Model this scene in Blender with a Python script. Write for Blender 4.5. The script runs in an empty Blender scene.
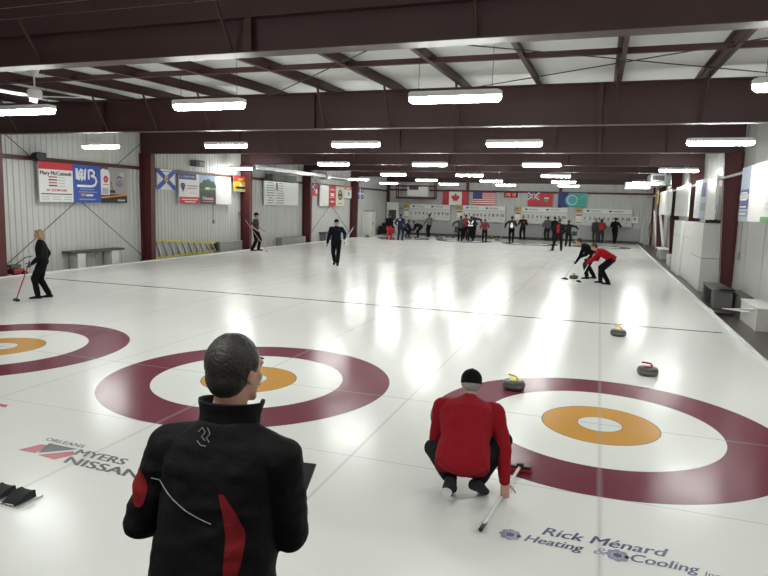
import bpy, bmesh, math, random
from mathutils import Vector as V, Matrix as M, noise
random.seed(7)
sc = bpy.context.scene
C = sc.collection
PI = math.pi
sc.view_settings.view_transform = 'Standard'
sc.view_settings.look = 'None'
sc.view_settings.gamma = 1.0
sc.view_settings.use_curve_mapping = False
sc.view_settings.exposure = 0.0

# ------------------------------------------------------------------ camera
F_PX, CX, CY, CZ = 623.93, -0.152, -6.950, 2.304
YAW, PITCH, ROLL = -0.327763, 0.133053, 0.026251
cam = bpy.data.cameras.new('camera')
camo = bpy.data.objects.new('camera', cam); C.objects.link(camo)
cam.sensor_fit = 'HORIZONTAL'; cam.sensor_width = 36.0
cam.lens = 36.0*F_PX/768.0; cam.clip_start = 0.05; cam.clip_end = 200
f = V((math.sin(YAW)*math.cos(PITCH), math.cos(YAW)*math.cos(PITCH), -math.sin(PITCH)))
r = V((math.cos(YAW), -math.sin(YAW), 0)); u = r.cross(f)
r2 = math.cos(ROLL)*r + math.sin(ROLL)*u; u2 = -math.sin(ROLL)*r + math.cos(ROLL)*u
camo.matrix_world = M(((r2.x, u2.x, -f.x, CX), (r2.y, u2.y, -f.y, CY), (r2.z, u2.z, -f.z, CZ), (0, 0, 0, 1)))
sc.camera = camo

# ------------------------------------------------------------------ materials
def mat(name, col, rough=0.6, metal=0.0, emit=0.0, bump=None, vary=None, spec=0.5, ecol=None, coat=0.0):
    m = bpy.data.materials.new(name); m.use_nodes = True
    nt = m.node_tree; b = nt.nodes['Principled BSDF']
    b.inputs['Base Color'].default_value = (*col, 1)
    b.inputs['Roughness'].default_value = rough
    b.inputs['Metallic'].default_value = metal
    b.inputs['Specular IOR Level'].default_value = spec
    if coat: b.inputs['Coat Weight'].default_value = coat
    if emit:
        b.inputs['Emission Color'].default_value = (*(ecol or col), 1)
        b.inputs['Emission Strength'].default_value = emit
    if bump or vary:
        tc = nt.nodes.new('ShaderNodeTexCoord')
    if vary:        # (scale, amount)
        n = nt.nodes.new('ShaderNodeTexNoise'); n.inputs['Scale'].default_value = vary[0]; n.inputs['Detail'].default_value = 4
        nt.links.new(tc.outputs['Object'], n.inputs['Vector'])
        mr = nt.nodes.new('ShaderNodeMapRange'); mr.inputs[3].default_value = 1-vary[1]; mr.inputs[4].default_value = 1+vary[1]
        nt.links.new(n.outputs['Fac'], mr.inputs[0])
        vm = nt.nodes.new('ShaderNodeVectorMath'); vm.operation = 'SCALE'; vm.inputs[0].default_value = col
        nt.links.new(mr.outputs[0], vm.inputs['Scale']); nt.links.new(vm.outputs[0], b.inputs['Base Color'])
    if bump:        # (scale, strength, distance)
        n2 = nt.nodes.new('ShaderNodeTexNoise'); n2.inputs['Scale'].default_value = bump[0]; n2.inputs['Detail'].default_value = 3
        nt.links.new(tc.outputs['Object'], n2.inputs['Vector'])
        bp = nt.nodes.new('ShaderNodeBump'); bp.inputs['Strength'].default_value = bump[1]; bp.inputs['Distance'].default_value = bump[2]
        nt.links.new(n2.outputs['Fac'], bp.inputs['Height']); nt.links.new(bp.outputs[0], b.inputs['Normal'])
    return m

_cm = {}
def paint(col, rough=0.55):
    k = (tuple(round(c, 3) for c in col), rough)
    if k not in _cm: _cm[k] = mat('paint_%d' % len(_cm), col, rough, vary=(9, 0.04))
    return _cm[k]
def cloth(col, sc_=14):
    k = ('c', tuple(round(c, 3) for c in col))
    if k not in _cm: _cm[k] = mat('cloth_%d' % len(_cm), tuple(c*.65 for c in col) if max(col) < .03 else col, 0.85, bump=(sc_, 0.5, 0.02), vary=(20, 0.12), spec=0.12)
    return _cm[k]

MAROON = mat('maroon_steel', (0.052, 0.0175, 0.0185), 0.5, vary=(1.5, 0.12), bump=(30, 0.1, 0.002))
REDCOL = mat('red_column_steel', (0.095, 0.017, 0.018), 0.5, vary=(1.5, 0.12))
WALLW = mat('white_corrugated_steel', (0.57, 0.565, 0.55), 0.42, vary=(0.9, 0.05))
ROOFW = mat('white_roof_liner', (0.74, 0.75, 0.72), 0.5, vary=(2.0, 0.06), bump=(3, 0.4, 0.03))
WHITE = mat('white_enamel', (0.78, 0.78, 0.76), 0.4)
OFFW = mat('off_white_board', (0.66, 0.66, 0.63), 0.6, vary=(4, 0.05))
BOARD = mat('glossy_white_board', (0.82, 0.82, 0.80), 0.22)
GREY = mat('grey_paint', (0.27, 0.27, 0.26), 0.6, vary=(5, 0.1))
DGREY = mat('dark_grey_vinyl', (0.07, 0.072, 0.07), 0.55, vary=(8, 0.1))
GALV = mat('galvanised_sheet', (0.62, 0.63, 0.64), 0.35, metal=0.7, vary=(8, 0.12))
ALU = mat('aluminium', (0.65, 0.66, 0.67), 0.35, metal=0.8)
BLACK = mat('black_plastic', (0.012, 0.012, 0.013), 0.4)
RUBBER = mat('black_rubber', (0.015, 0.015, 0.016), 0.8, bump=(60, 0.3, 0.003))
YEL = mat('yellow_fibreglass', (0.62, 0.58, 0.05), 0.45)
SKIN = mat('skin', (0.52, 0.29, 0.21), 0.5, vary=(12, 0.06))
LIP = mat('lips', (0.36, 0.13, 0.11), 0.5)
EYE = mat('eye_dark', (0.02, 0.015, 0.012), 0.2)
EYEW = mat('eye_white', (0.7, 0.7, 0.68), 0.3)
def hairmat(n, c):
    return mat(n, c, 0.55, bump=(90, 0.8, 0.006), vary=(60, 0.35))
HAIR_D = hairmat('dark_brown_hair', (0.018, 0.012, 0.009))
HAIR_G = hairmat('grey_hair', (0.30, 0.29, 0.28))
HAIR_B = hairmat('blond_hair', (0.34, 0.24, 0.12))
HAIR_BR = hairmat('brown_hair', (0.06, 0.035, 0.02))
HAIR_F = hairmat('thinning_dark_hair', (0.014, 0.011, 0.009))
GLOW = mat('fluorescent_diffuser', (0.95, 0.97, 0.95), 0.4, emit=80, ecol=(0.97, 1.0, 0.955))
GRANITE = mat('speckled_granite', (0.06, 0.066, 0.06), 0.35, vary=(120, 0.7))
BAND = mat('worn_striking_band', (0.14, 0.145, 0.14), 0.7, vary=(60, 0.3))
WIRE = mat('dark_wire', (0.03, 0.03, 0.03), 0.6)

def ice_material():
    m = bpy.data.materials.new('painted_curling_ice'); m.use_nodes = True
    nt = m.node_tree; N = nt.nodes; L = nt.links; b = N['Principled BSDF']
    tc = N.new('ShaderNodeTexCoord'); sx = N.new('ShaderNodeSeparateXYZ'); L.new(tc.outputs['Object'], sx.inputs[0])
    def mth(op, a, b_=None, c=None):
        n = N.new('ShaderNodeMath'); n.operation = op
        for i, v in enumerate((a, b_, c)):
            if v is None: continue
            if isinstance(v, (int, float)): n.inputs[i].default_value = v
            else: L.new(v, n.inputs[i])
        return n.outputs[0]
    S = 4.3434
    X, Y = sx.outputs[0], sx.outputs[1]
    xm = mth('SUBTRACT', mth('FLOORED_MODULO', mth('ADD', X, S/2), S), S/2)
    def band(v, c, hw):       # 1 inside |v-c|<hw
        return mth('LESS_THAN', mth('ABSOLUTE', mth('SUBTRACT', v, c)), hw)
    def mix(c1, c2, fac):
        n = N.new('ShaderNodeMix'); n.data_type = 'RGBA'
        L.new(fac, n.inputs[0])
        for s, c in ((6, c1), (7, c2)):
            if isinstance(c, tuple): n.inputs[s].default_value = (*c, 1)
            else: L.new(c, n.inputs[s])
        return n.outputs[2]
    white = (0.81, 0.815, 0.785)
    nz = N.new('ShaderNodeTexNoise'); nz.inputs['Scale'].default_value = 0.8; nz.inputs['Detail'].default_value = 5
    L.new(tc.outputs['Object'], nz.inputs['Vector'])
    col = mix((0.75, 0.75, 0.728), (0.79, 0.79, 0.767), nz.outputs['Fac'])
    # faint worn sweeping streaks down the sheet
    def rings(col, yc, outer, inner):
        d = mth('SQRT', mth('ADD', mth('MULTIPLY', xm, xm), mth('POWER', mth('ABSOLUTE', mth('SUBTRACT', Y, yc)), 2.0)))
        col = mix(col, outer, mth('LESS_THAN', d, 1.829))
        col = mix(col, white, mth('LESS_THAN', d, 1.219))
        col = mix(col, (0.16, 0.12, 0.10), mth('LESS_THAN', d, 0.615))
        col = mix(col, inner, mth('LESS_THAN', d, 0.603))
        col = mix(col, (0.20, 0.17, 0.13), mth('LESS_THAN', d, 0.238))
        col = mix(col, (0.72, 0.76, 0.76), mth('LESS_THAN', d, 0.228))
        # dark outline of the outer ring
        return mix(col, (0.10, 0.05, 0.06), band(d, 1.829, 0.006))
    ringc = mix((0.150, 0.030, 0.052), (0.20, 0.045, 0.07), nz.outputs['Fac'])
    col = rings(col, 0.0, ringc, (0.60, 0.30, 0.065))
    col = rings(col, 34.75, (0.05, 0.06, 0.075), (0.20, 0.22, 0.24))
    thin = (0.30, 0.31, 0.30)
    def line(col, c, fac, k):
        return mix(col, c, mth('MULTIPLY', fac, k))
    inice = mth('MULTIPLY', mth('GREATER_THAN', X, -15.3), mth('LESS_THAN', X, 2.25))
    col = line(col, thin, mth('MULTIPLY', band(Y, 0, 0.007), inice), 0.75)
    col = line(col, thin, mth('MULTIPLY', band(Y, 34.75, 0.012), inice), 0.7)
    col = line(col, thin, mth('MULTIPLY', band(Y, -1.83, 0.006), inice), 0.5)
    col = line(col, (0.045, 0.05, 0.045), mth('MULTIPLY', band(Y, 6.464, 0.05), inice), 1.0)
    col = line(col, (0.05, 0.05, 0.05), mth('MULTIPLY', band(Y, 28.3, 0.05), inice), 0.6)
    col = line(col, thin, mth('MULTIPLY', band(xm, 0, 0.009), inice), 0.25)
    col = line(col, (0.40, 0.41, 0.40), mth('MULTIPLY', band(xm, 0, 0.026), inice), 0.16)
    ws = mth('ABSOLUTE', mth('SUBTRACT', mth('ABSOLUTE', xm), S/2))
    col = line(col, (0.30, 0.31, 0.30), mth('MULTIPLY', mth('LESS_THAN', ws, 0.014), mth('MULTIPLY', inice, mth('LESS_THAN', X, 1.5))), 0.3)
    L.new(col, b.inputs['Base Color'])
    b.inputs['Roughness'].default_value = 0.27
    b.inputs['Specular IOR Level'].default_value = 0.17
    b.inputs['IOR'].default_value = 1.33
    # pebble: tiny droplets frozen on the surface
    pb = N.new('ShaderNodeTexNoise'); pb.inputs['Scale'].default_value = 34; pb.inputs['Detail'].default_value = 3
    L.new(tc.outputs['Object'], pb.inputs['Vector'])
    mp = N.new('ShaderNodeMapping'); mp.inputs['Scale'].default_value = (1.2, 0.25, 1); L.new(tc.outputs['Object'], mp.inputs[0])
    st = N.new('ShaderNodeTexNoise'); st.inputs['Scale'].default_value = 2.2; st.inputs['Detail'].default_value = 4; L.new(mp.outputs[0], st.inputs['Vector'])
    rr = N.new('ShaderNodeMapRange'); rr.inputs[1].default_value = 0.3; rr.inputs[2].default_value = 0.7
    rr.inputs[3].default_value = 0.17; rr.inputs[4].default_value = 0.22
    L.new(st.outputs['Fac'], rr.inputs[0]); L.new(rr.outputs[0], b.inputs['Roughness'])
    bp = N.new('ShaderNodeBump'); bp.inputs['Strength'].default_value = 0.12; bp.inputs['Distance'].default_value = 0.002
    L.new(pb.outputs['Fac'], bp.inputs['Height']); L.new(bp.outputs[0], b.inputs['Normal'])
    return m

def decal(name, col):
    return mat(name, col, 0.3, vary=(6, 0.15))

# ------------------------------------------------------------------ mesh helpers
_txt = {}
def text_geo(s, size, shear=0.0, off=0.0, space=1.0):
    k = (s, size, shear, off, space)
    if k not in _txt:
        cu = bpy.data.curves.new('t', 'FONT'); cu.body = s; cu.size = size; cu.shear = shear; cu.offset = off
        cu.space_character = space; cu.fill_mode = 'FRONT'; cu.resolution_u = 3
        o = bpy.data.objects.new('t', cu); C.objects.link(o)
        me = bpy.data.meshes.new_from_object(o.evaluated_get(bpy.context.evaluated_depsgraph_get()))
        vs = [v.co.copy() for v in me.vertices]; fs = [tuple(p.vertices) if p.normal.z > 0 else tuple(reversed(p.vertices)) for p in me.polygons]
        bpy.data.objects.remove(o); bpy.data.curves.remove(cu); bpy.data.meshes.remove(me)
        x0 = min([v.x for v in vs] or [0]); x1 = max([v.x for v in vs] or [1])
        _txt[k] = (vs, fs, x0, x1)
    return _txt[k]

class MB:
    def __init__(s): s.v = []; s.f = []; s.m = []; s.mats = []
    def mi(s, m):
        if m not in s.mats: s.mats.append(m)
        return s.mats.index(m)
    def add(s, vs, fs, m, T=None):
        n = len(s.v); i = s.mi(m)
        for v in vs: s.v.append(T @ V(v) if T is not None else V(v))
        for q in fs: s.f.append(tuple(n+a for a in q)); s.m.append(i)
        return s
    def box(s, c, d, m, R=None, bev=0.0):
        bm = bmesh.new(); bmesh.ops.create_cube(bm, size=1)
        for v in bm.verts: v.co = V((v.co.x*d[0], v.co.y*d[1], v.co.z*d[2]))
        if bev: bmesh.ops.bevel(bm, geom=bm.edges[:], offset=bev, segments=2, affect='EDGES', profile=0.7)
        T = M.Translation(V(c)) @ (R.to_4x4() if R is not None else M.Identity(4))
        bm.verts.index_update()
        s.add([v.co.copy() for v in bm.verts], [tuple(v.index for v in q.verts) for q in bm.faces], m, T); bm.free(); return s
    def b2(s, lo, hi, m, bev=0.0):
        return s.box([(a+b)/2 for a, b in zip(lo, hi)], [abs(b-a) for a, b in zip(lo, hi)], m, bev=bev)
    def rings(s, rs, m, close=True, caps=True, T=None):
        k = len(rs[0]); vs = [p for q in rs for p in q]; fs = []
        for i in range(len(rs)-1):
            for j in range(k if close else k-1):
                a, b = i*k+j, i*k+(j+1) % k
                fs.append((a, b, b+k, a+k))
        if caps:
            fs.append(tuple(reversed(range(k)))); fs.append(tuple((len(rs)-1)*k+j for j in range(k)))
        return s.add(vs, fs, m, T)
    def tube(s, pts, rad, m, seg=8):
        pts = [V(p) for p in pts]; rs = []
        if isinstance(rad, (int, float)): rad = [rad]*len(pts)
        ref = None
        for i, p in enumerate(pts):
            d = (pts[min(i+1, len(pts)-1)]-pts[max(i-1, 0)]).normalized()
            if ref is None:
                ref = V((0, 0, 1)) if abs(d.z) < 0.9 else V((1, 0, 0))
            a = d.cross(ref).normalized(); b = a.cross(d).normalized(); ref = b
            rs.append([p + (a*math.cos(t)+b*math.sin(t))*rad[i] for t in [-2*PI*j/seg for j in range(seg)]])
        return s.rings(rs, m)
    def lathe(s, prof, m, seg=24, c=(0, 0, 0), R=None):
        T = M.Translation(V(c)) @ (R.to_4x4() if R is not None else M.Identity(4))
        rs = [[V((max(r_, 1e-4)*math.cos(2*PI*j/seg), max(r_, 1e-4)*math.sin(2*PI*j/seg), z)) for j in range(seg)] for r_, z in prof]
        return s.rings(rs, m, T=T)
    def cap(s, p0, r0, p1, r1, m=None, seg=12):
        p0, p1 = V(p0), V(p1); d = p1-p0
        if d.length < 1e-5: d = V((0, 0, 1e-5))
        dn = d.normalized(); ref = V((0, 0, 1)) if abs(dn.z) < 0.9 else V((1, 0, 0))
        a = dn.cross(ref).normalized(); b = a.cross(dn)
        rs = []
        for c, rr, angs in ((p0, r0, (-80, -50, -22)), (p0, r0, (0,)), (p1, r1, (0,)), (p1, r1, (22, 50, 80))):
            for g in angs:
                g = math.radians(g)
                rs.append([c + dn*rr*math.sin(g) + (a*math.cos(t)+b*math.sin(t))*rr*math.cos(g) for t in [-2*PI*j/seg for j in range(seg)]])
        return s.rings(rs, m or SKIN)
    def ell(s, c, rad, m=None, R=None, seg=16, rg=10):
        T = M.Translation(V(c)) @ (R.to_4x4() if R is not None else M.Identity(4))
        rs = [[V((rad[0]*math.cos(g)*math.cos(t), rad[1]*math.cos(g)*math.sin(t), rad[2]*math.sin(g))) for t in [2*PI*j/seg for j in range(seg)]]
              for g in [math.radians(-86+172*i/(rg-1)) for i in range(rg)]]
        return s.rings(rs, m or SKIN, T=T)
    def loft(s, secs, m=None, seg=20, power=2.0):
        rs = []
        for c, ux, uy in secs:
            q = []
            for j in range(seg):
                t = 2*PI*j/seg; ct, st = math.cos(t), math.sin(t)
                e = 2.0/power
                q.append(V(c)+V(ux)*math.copysign(abs(ct)**e, ct)+V(uy)*math.copysign(abs(st)**e, st))
            rs.append(q)
        return s.rings(rs, m or SKIN)
    # planar graphics, x right / y up / z towards the viewer
    def rect(s, x0, y0, x1, y1, z, m): return s.add([(x0, y0, z), (x1, y0, z), (x1, y1, z), (x0, y1, z)], [(0, 1, 2, 3)], m)
    def poly(s, pts, z, m): return s.add([(x, y, z) for x, y in pts], [tuple(range(len(pts)))], m)
    def disc(s, cx, cy, rx, ry, z, m, seg=24, r_in=0):
        if not r_in: return s.poly([(cx+rx*math.cos(2*PI*j/seg), cy+ry*math.sin(2*PI*j/seg)) for j in range(seg)], z, m)
        vs = []; fs = []
        for j in range(seg):
            t = 2*PI*j/seg; vs += [(cx+rx*math.cos(t), cy+ry*math.sin(t), z), (cx+rx*r_in*math.cos(t), cy+ry*r_in*math.sin(t), z)]
            a = 2*j; b = (2*j+2) % (2*seg); fs.append((a, b, b+1, a+1))
        return s.add(vs, fs, m)
    def text(s, t, x, y, z, size, m, width=None, align='L', shear=0.0, off=0.0, space=1.0):
        vs, fs, x0, x1 = text_geo(t, size, shear, 0.0, space)
        w = x1-x0; k = (width/w) if width else 1.0; w *= k
        dx = {'L': 0, 'C': -w/2, 'R': -w}[align]
        for j, q in enumerate((-off, 0, off) if off else (0,)):
            s.add([(x+dx+(v.x-x0)*k+q, y+v.y+(off*.4 if j == 1 else 0), z+j*.0002) for v in vs], fs, m)
        return s
    def mesh(s, name, smooth=False, ang=None):
        me = bpy.data.meshes.new(name); me.from_pydata(s.v, [], s.f)
        for m in s.mats: me.materials.append(m)
        me.polygons.foreach_set('material_index', s.m)
        if smooth: me.polygons.foreach_set('use_smooth', [True]*len(s.f))
        me.update()
        if smooth and ang:
            me.set_sharp_from_angle(angle=math.radians(ang))
        return me
    def build(s, name, parent=None, smooth=False, ang=40, T=None):
        o = bpy.data.objects.new(name, s.mesh(name, smooth, ang)); C.objects.link(o)
        if parent: o.parent = parent
        if T is not None: o.matrix_world = T
        return o

def remesh(mb, name, voxel, m, smooth=5, fac=0.5, wr=None):
    me = mb.mesh(name); o = bpy.data.objects.new(name, me); C.objects.link(o)
    md = o.modifiers.new('r', 'REMESH'); md.mode = 'VOXEL'; md.voxel_size = voxel; md.use_smooth_shade = True
    if smooth:
        sm = o.modifiers.new('s', 'SMOOTH'); sm.factor = fac; sm.iterations = smooth
    dg = bpy.context.evaluated_depsgraph_get(); dg.update()
    out = bpy.data.meshes.new_from_object(o.evaluated_get(dg)); out.name = name
    bpy.data.objects.remove(o); bpy.data.meshes.remove(me)
    out.materials.clear(); out.materials.append(m)
    out.polygons.foreach_set('material_index', [0]*len(out.polygons))
    out.polygons.foreach_set('use_smooth', [True]*len(out.polygons))
    if wr:      # folds in the cloth: real displacement
        amp, scl, seed = wr
        nv = [v.normal.copy() for v in out.vertices]
        for v, n in zip(out.vertices, nv):
            p = V((v.co.x*scl, v.co.y*scl, v.co.z*scl*1.6))+V((seed, 0, 0))
            a = 1-abs(noise.noise(p))*2.2
            b_ = noise.noise(p*2.3)
            v.co += n*amp*(a*0.7+b_*0.5)
    out.update()
    return out
def link(name, me, parent=None):
    o = bpy.data.objects.new(name, me); C.objects.link(o)
    if parent: o.parent = parent
    return o
def tag(o, label=None, cat=None, group=None, kind=None):
    if label: o['label'] = label
    if cat: o['category'] = cat
    if group: o['group'] = group
    if kind: o['kind'] = kind
    return o
def empty(name, loc, label, cat, rz=0, group=None):
    o = bpy.data.objects.new(name, None); C.objects.link(o); o.location = loc; o.rotation_euler = (0, 0, rz)
    o.empty_display_size = 0.1
    return tag(o, label, cat, group)
def dup(root, label=None, **kw):
    c = root.copy(); C.objects.link(c)
    def rec(a, b):
        for ch in a.children:
            d = ch.copy(); C.objects.link(d); d.parent = b; rec(ch, d)
    rec(root, c)
    if label: c['label'] = label
    return c
def structure(o): o['kind'] = 'structure'; return o
def frame_mat(origin, side):
    o = V(origin)
    if side == 'left': u_, v_, n_ = V((0, 1, 0)), V((0, 0, 1)), V((1, 0, 0))
    elif side == 'far': u_, v_, n_ = V((1, 0, 0)), V((0, 0, 1)), V((0, -1, 0))
    elif side == 'right': u_, v_, n_ = V((0, -1, 0)), V((0, 0, 1)), V((-1, 0, 0))
    return M(((u_.x, v_.x, n_.x, o.x), (u_.y, v_.y, n_.y, o.y), (u_.z, v_.z, n_.z, o.z), (0, 0, 0, 1)))

# ------------------------------------------------------------------ the shell
XL, XR, YN, YF = -16.4, 3.41, -8.2, 41.0
ICE_L, ICE_R, ICE_N, ICE_F = -15.75, 2.42, -4.45, 40.3
ROOF = 5.6
mb = MB(); mb.b2((ICE_L, ICE_N, -0.12), (ICE_R, ICE_F, 0.0), ice_material())
o = structure(mb.build('floor')); o.name = 'floor_ice'; o['label'] = 'white sheet of curling ice with painted rings and lines'
FLOORM = mat('dark_wet_floor', (0.060, 0.040, 0.036), 0.28, vary=(1.3, 0.35), bump=(6, 0.15, 0.01))
mb = MB(); mb.b2((XL-.3, YN-.3, -0.30), (XR+.3, YF+.3, -0.05), FLOORM)
structure(mb.build('floor'))
# low painted bumper along both long edges of the ice, and the near walkway
mb = MB(); mb.b2((ICE_R, ICE_N, -0.06), (ICE_R+0.07, ICE_F, 0.035), WHITE, bev=.01)
structure(mb.build('trim_1'))
mb = MB(); mb.b2((ICE_L-0.07, ICE_N, -0.06), (ICE_L, ICE_F, 0.035), WHITE, bev=.01)
structure(mb.build('trim_2'))
mb = MB(); mb.b2((XL, YN, -0.06), (XR, ICE_N-0.05, 0.045), mat('grey_rubber_matting', (0.06, 0.06, 0.06), 0.8, bump=(40, .4, .01)))
o = structure(mb.build('floor_walkway'))

def ribbed(y0, y1, zb, zt, pitch=0.2033, depth=0.022):
    # vertical ribs as real profile: local u along wall, n outward
    pts = []; x = y0
    while x < y1-1e-6:
        for a, b_ in ((0, 0), (0.125, 0), (0.143, depth), (0.177, depth), (0.194, 0)):
            if x+a < y1: pts.append((x+a, b_))
        x += pitch
    pts.append((y1, 0))
    vs = []; fs = []
    for a, b_ in pts: vs += [(a, zb, b_), (a, zt, b_)]
    for i in range(len(pts)-1): fs.append((2*i, 2*i+2, 2*i+3, 2*i+1))
    n = len(vs); vs += [(y0, zb, -.12), (y1, zb, -.12), (y1, zt, -.12), (y0, zt, -.12)]
    fs.append((n, n+3, n+2, n+1))
    return vs, fs
for side, org, a, b_ in (('left', (XL, YN, 0), 0, YF-YN), ('far', (XL, YF, 0), 0, XR-XL)):
    vs, fs = ribbed(a, b_, -0.05, ROOF+.1)
    mb = MB(); mb.add(vs, fs, WALLW, frame_mat(org, side))
    structure(mb.build('wall_'+side))
WALLR = mat('white_smooth_panel_wall', (0.50, 0.50, 0.485), 0.38, vary=(1.1, 0.06))
mb = MB(); mb.b2((XR, YN, -0.05), (XR+.15, YF, ROOF+.1), WALLR)
for k in range(28): mb.b2((XR-.012, YN+1.2+k*1.8, 0), (XR+.01, YN+1.24+k*1.8, ROOF), WALLR)
structure(mb.build('wall_right'))
mb = MB(); mb.b2((XL, YN-.15, -0.05), (XR, YN, ROOF+.1), WALLR)
structure(mb.build('wall_near'))
# roof liner: slopes up gently over the first bay
mb = MB()
def roofz(y): return 4.54+0.2+0.030*min(max(y, -8.3), 6.1)
ys = [-.02, 6.1, YF+.2]
vs = []
for y in ys: vs += [(XL-.2, y, roofz(y)), (XR+.2, y, roofz(y))]
for y in ys: vs += [(XL-.2, y, roofz(y)+.15), (XR+.2, y, roofz(y)+.15)]
mb.add(vs, [(0, 1, 3, 2), (2, 3, 5, 4), (6, 8, 9, 7), (8, 10, 11, 9)], ROOFW)
mb.b2((XL-.2, YN-.2, 5.60), (XR+.2, .02, 5.75), ROOFW)      # the higher roof over the near end
structure(mb.build('ceiling'))

# steel frames -------------------------------------------------------------
FR = [(0.0, 4.07, 5.35), (6.1, 3.93, 4.72), (12.4, 3.93, 4.72), (19.3, 4.02, 4.72), (25.9, 4.12, 4.72), (33.2, 4.15, 4.72)]
XI_L, XI_R = -15.92, 3.15
for i, (y, zb, zt) in enumerate(FR):
    mb = MB()
    zt2 = min(zt, roofz(y)-.2)+ (0.0)
    if i == 0: zt2 = 4.50
    mb.b2((XL, y-.006, zb), (XR, y+.006, zt2 if i else 5.60), MAROON)                # web
    mb.b2((XL, y-.13, zb), (XR, y+.13, zb+.02), MAROON)               # lower flange
    mb.b2((XL, y-.11, zt2-.02), (XR, y+.11, zt2), MAROON)            # upper flange
    for x in (-12.2, -6.35, -0.3) if i else (-10.3, -4.3, 1.4):
        mb.b2((x-.05, y-.10, zb+.02), (x+.05, y-.01, zt2-.02), MAROON)   # web stiffeners / splice plates
    ob = structure(mb.build('roof_beam')); ob['label'] = 'deep maroon steel roof beam spanning the rink'
    for sx, xin, xw in ((-1, XI_L, XL), (1, XI_R, XR)):
        mb = MB()
        a, b_ = (xw, xin) if sx < 0 else (xin, xw)
        xt = xin - sx*(.06 if sx < 0 else .21)                               # the columns taper: deeper at the top
        for (y0_, y1_, q0, q1) in ((y-.006, y+.006, xw, None), (y-.12, y+.12, None, None)):
            lo_b, hi_b = (xw, xin) if q0 is not None else (xin-.012, xin+.012)
            lo_t, hi_t = (xw, xt) if q0 is not None else (xt-.012, xt+.012)
            mb.rings([[V((lo_b, y0_, -.05)), V((hi_b, y0_, -.05)), V((hi_b, y1_, -.05)), V((lo_b, y1_, -.05))],
                      [V((lo_t, y0_, zb)), V((hi_t, y0_, zb)), V((hi_t, y1_, zb)), V((lo_t, y1_, zb))]], REDCOL)
        mb.b2((xw-.012-(.02 if sx > 0 else -.06), y-.15, -0.05), (xw+.012-(.02 if sx > 0 else -.06), y+.15, zb), REDCOL)
        mb.b2((a, y-.17, -0.05), (b_, y+.17, 0.0), REDCOL)                    # base plate
        ob = structure(mb.build('column')); ob['label'] = 'dark red steel wall column'
# end wall posts
for x in (-16.25, -9.86, -2.98, 3.38):
    mb = MB(); mb.b2((x-.10, YF-.2, -.05), (x+.10, YF-.18, 4.72), REDCOL); mb.b2((x-.10, YF-.06, -.05), (x+.10, YF-.04, 4.72), REDCOL); mb.b2((x-.006, YF-.2, -.05), (x+.006, YF-.04, 4.72), REDCOL)
    structure(mb.build('column'))
mb = MB(); mb.b2((XL, YF-.22, 4.12), (XR, YF-.02, 4.14), MAROON); mb.b2((XL, YF-.13, 4.12), (XR, YF-.11, 4.75), MAROON)
structure(mb.build('roof_beam'))
# girts (horizontal rails on the walls)
mb = MB(); mb.b2((XL+.04, YN, 3.36), (XL+.10, YF, 3.46), REDCOL); mb.b2((XL+.04, YN, 3.34), (XL+.20, YF, 3.36), REDCOL); structure(mb.build('wall_girt'))
mb = MB(); mb.b2((XL, YF-.18, 3.44), (XR, YF-.12, 3.56), REDCOL); mb.b2((XL, YF-.24, 3.42), (XR, YF-.04, 3.44), REDCOL); structure(mb.build('wall_girt'))
mb = MB(); mb.b2((2.905, YN, 3.22), (2.94, YF-.3, 3.28), GREY); structure(mb.build('wall_rail'))
mb = MB(); mb.b2((XR-.10, YN, 3.36), (XR-.04, YF, 3.46), REDCOL); structure(mb.build('wall_girt'))
# purlins on a 1.5 m grid
for k in range(13):
    x = 3.0-1.5*k-(0.0)
    mb = MB()
    for (ya, yb) in ((.01, 6.1), (6.1, YF)):
        za, zb_ = roofz(ya)-.2, roofz(yb)-.2
        for (x0, x1, d0, d1) in ((x-.006, x+.006, 0, .2), (x-.006, x+.07, 0, .012), (x-.07, x+.006, .188, .2)):
            mb.add([(x0, ya, za+d0), (x1, ya, za+d0), (x1, ya, za+d1), (x0, ya, za+d1), (x0, yb, zb_+d0), (x1, yb, zb_+d0), (x1, yb, zb_+d1), (x0, yb, zb_+d1)],
                   [(0, 1, 2, 3), (7, 6, 5, 4), (0, 4, 5, 1), (1, 5, 6, 2), (2, 6, 7, 3), (3, 7, 4, 0)], MAROON)
    structure(mb.build('purlin'))['label'] = 'maroon purlin running the length of the roof'
for y in (3.45, 9.4, 16, 22.6, 29.5):
    mb = MB(); z = roofz(y)-.20; mb.b2((XL, y-.03, z), (XR, y+.03, z+.09), MAROON); structure(mb.build('roof_strut'))
# fly braces from purlins to the beams' lower flanges
for i, (y, zb, zt) in enumerate(FR[:5]):
    for k in range(1, 13, 1 if i == 1 else 2):
        x = 3.0-1.5*k
        if i == 1 and k % 4 == 3: continue
        dx = .0
        mb = MB()
        mb.tube([(x+dx, y-.62 if i else y-.45, roofz(y)-.16), (x-.02, y-.09, zb+.04)], .024, MAROON, 6)
        structure(mb.build('fly_brace'))
# bracing cables under the roof and on the left wall
for a, b_ in (((-2.9, .6, 4.35), (3.3, 5.8, 4.62)), ((-2.9, 5.7, 4.62), (3.2, .7, 4.35)), ((-7.4, 5.8, 4.6), (-2.6, .6, 4.35)), ((-16.2, .8, 4.35), (-11.2, 5.8, 4.6))):
    mb = MB(); mb.tube([a, b_], .009, WIRE, 6); structure(mb.build('bracing_cable'))
for y0, y1 in ((6.3, 12.2), (26.1, 33.0)):
    mb = MB(); mb.tube([(XL+.13, y0, .15), (XL+.13, y1, 4.25)], .012, WIRE, 6); structure(mb.build('bracing_cable'))
    mb = MB(); mb.tube([(XL+.16, y1, .15), (XL+.16, y0, 4.25)], .012, WIRE, 6); structure(mb.build('bracing_cable'))

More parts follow.
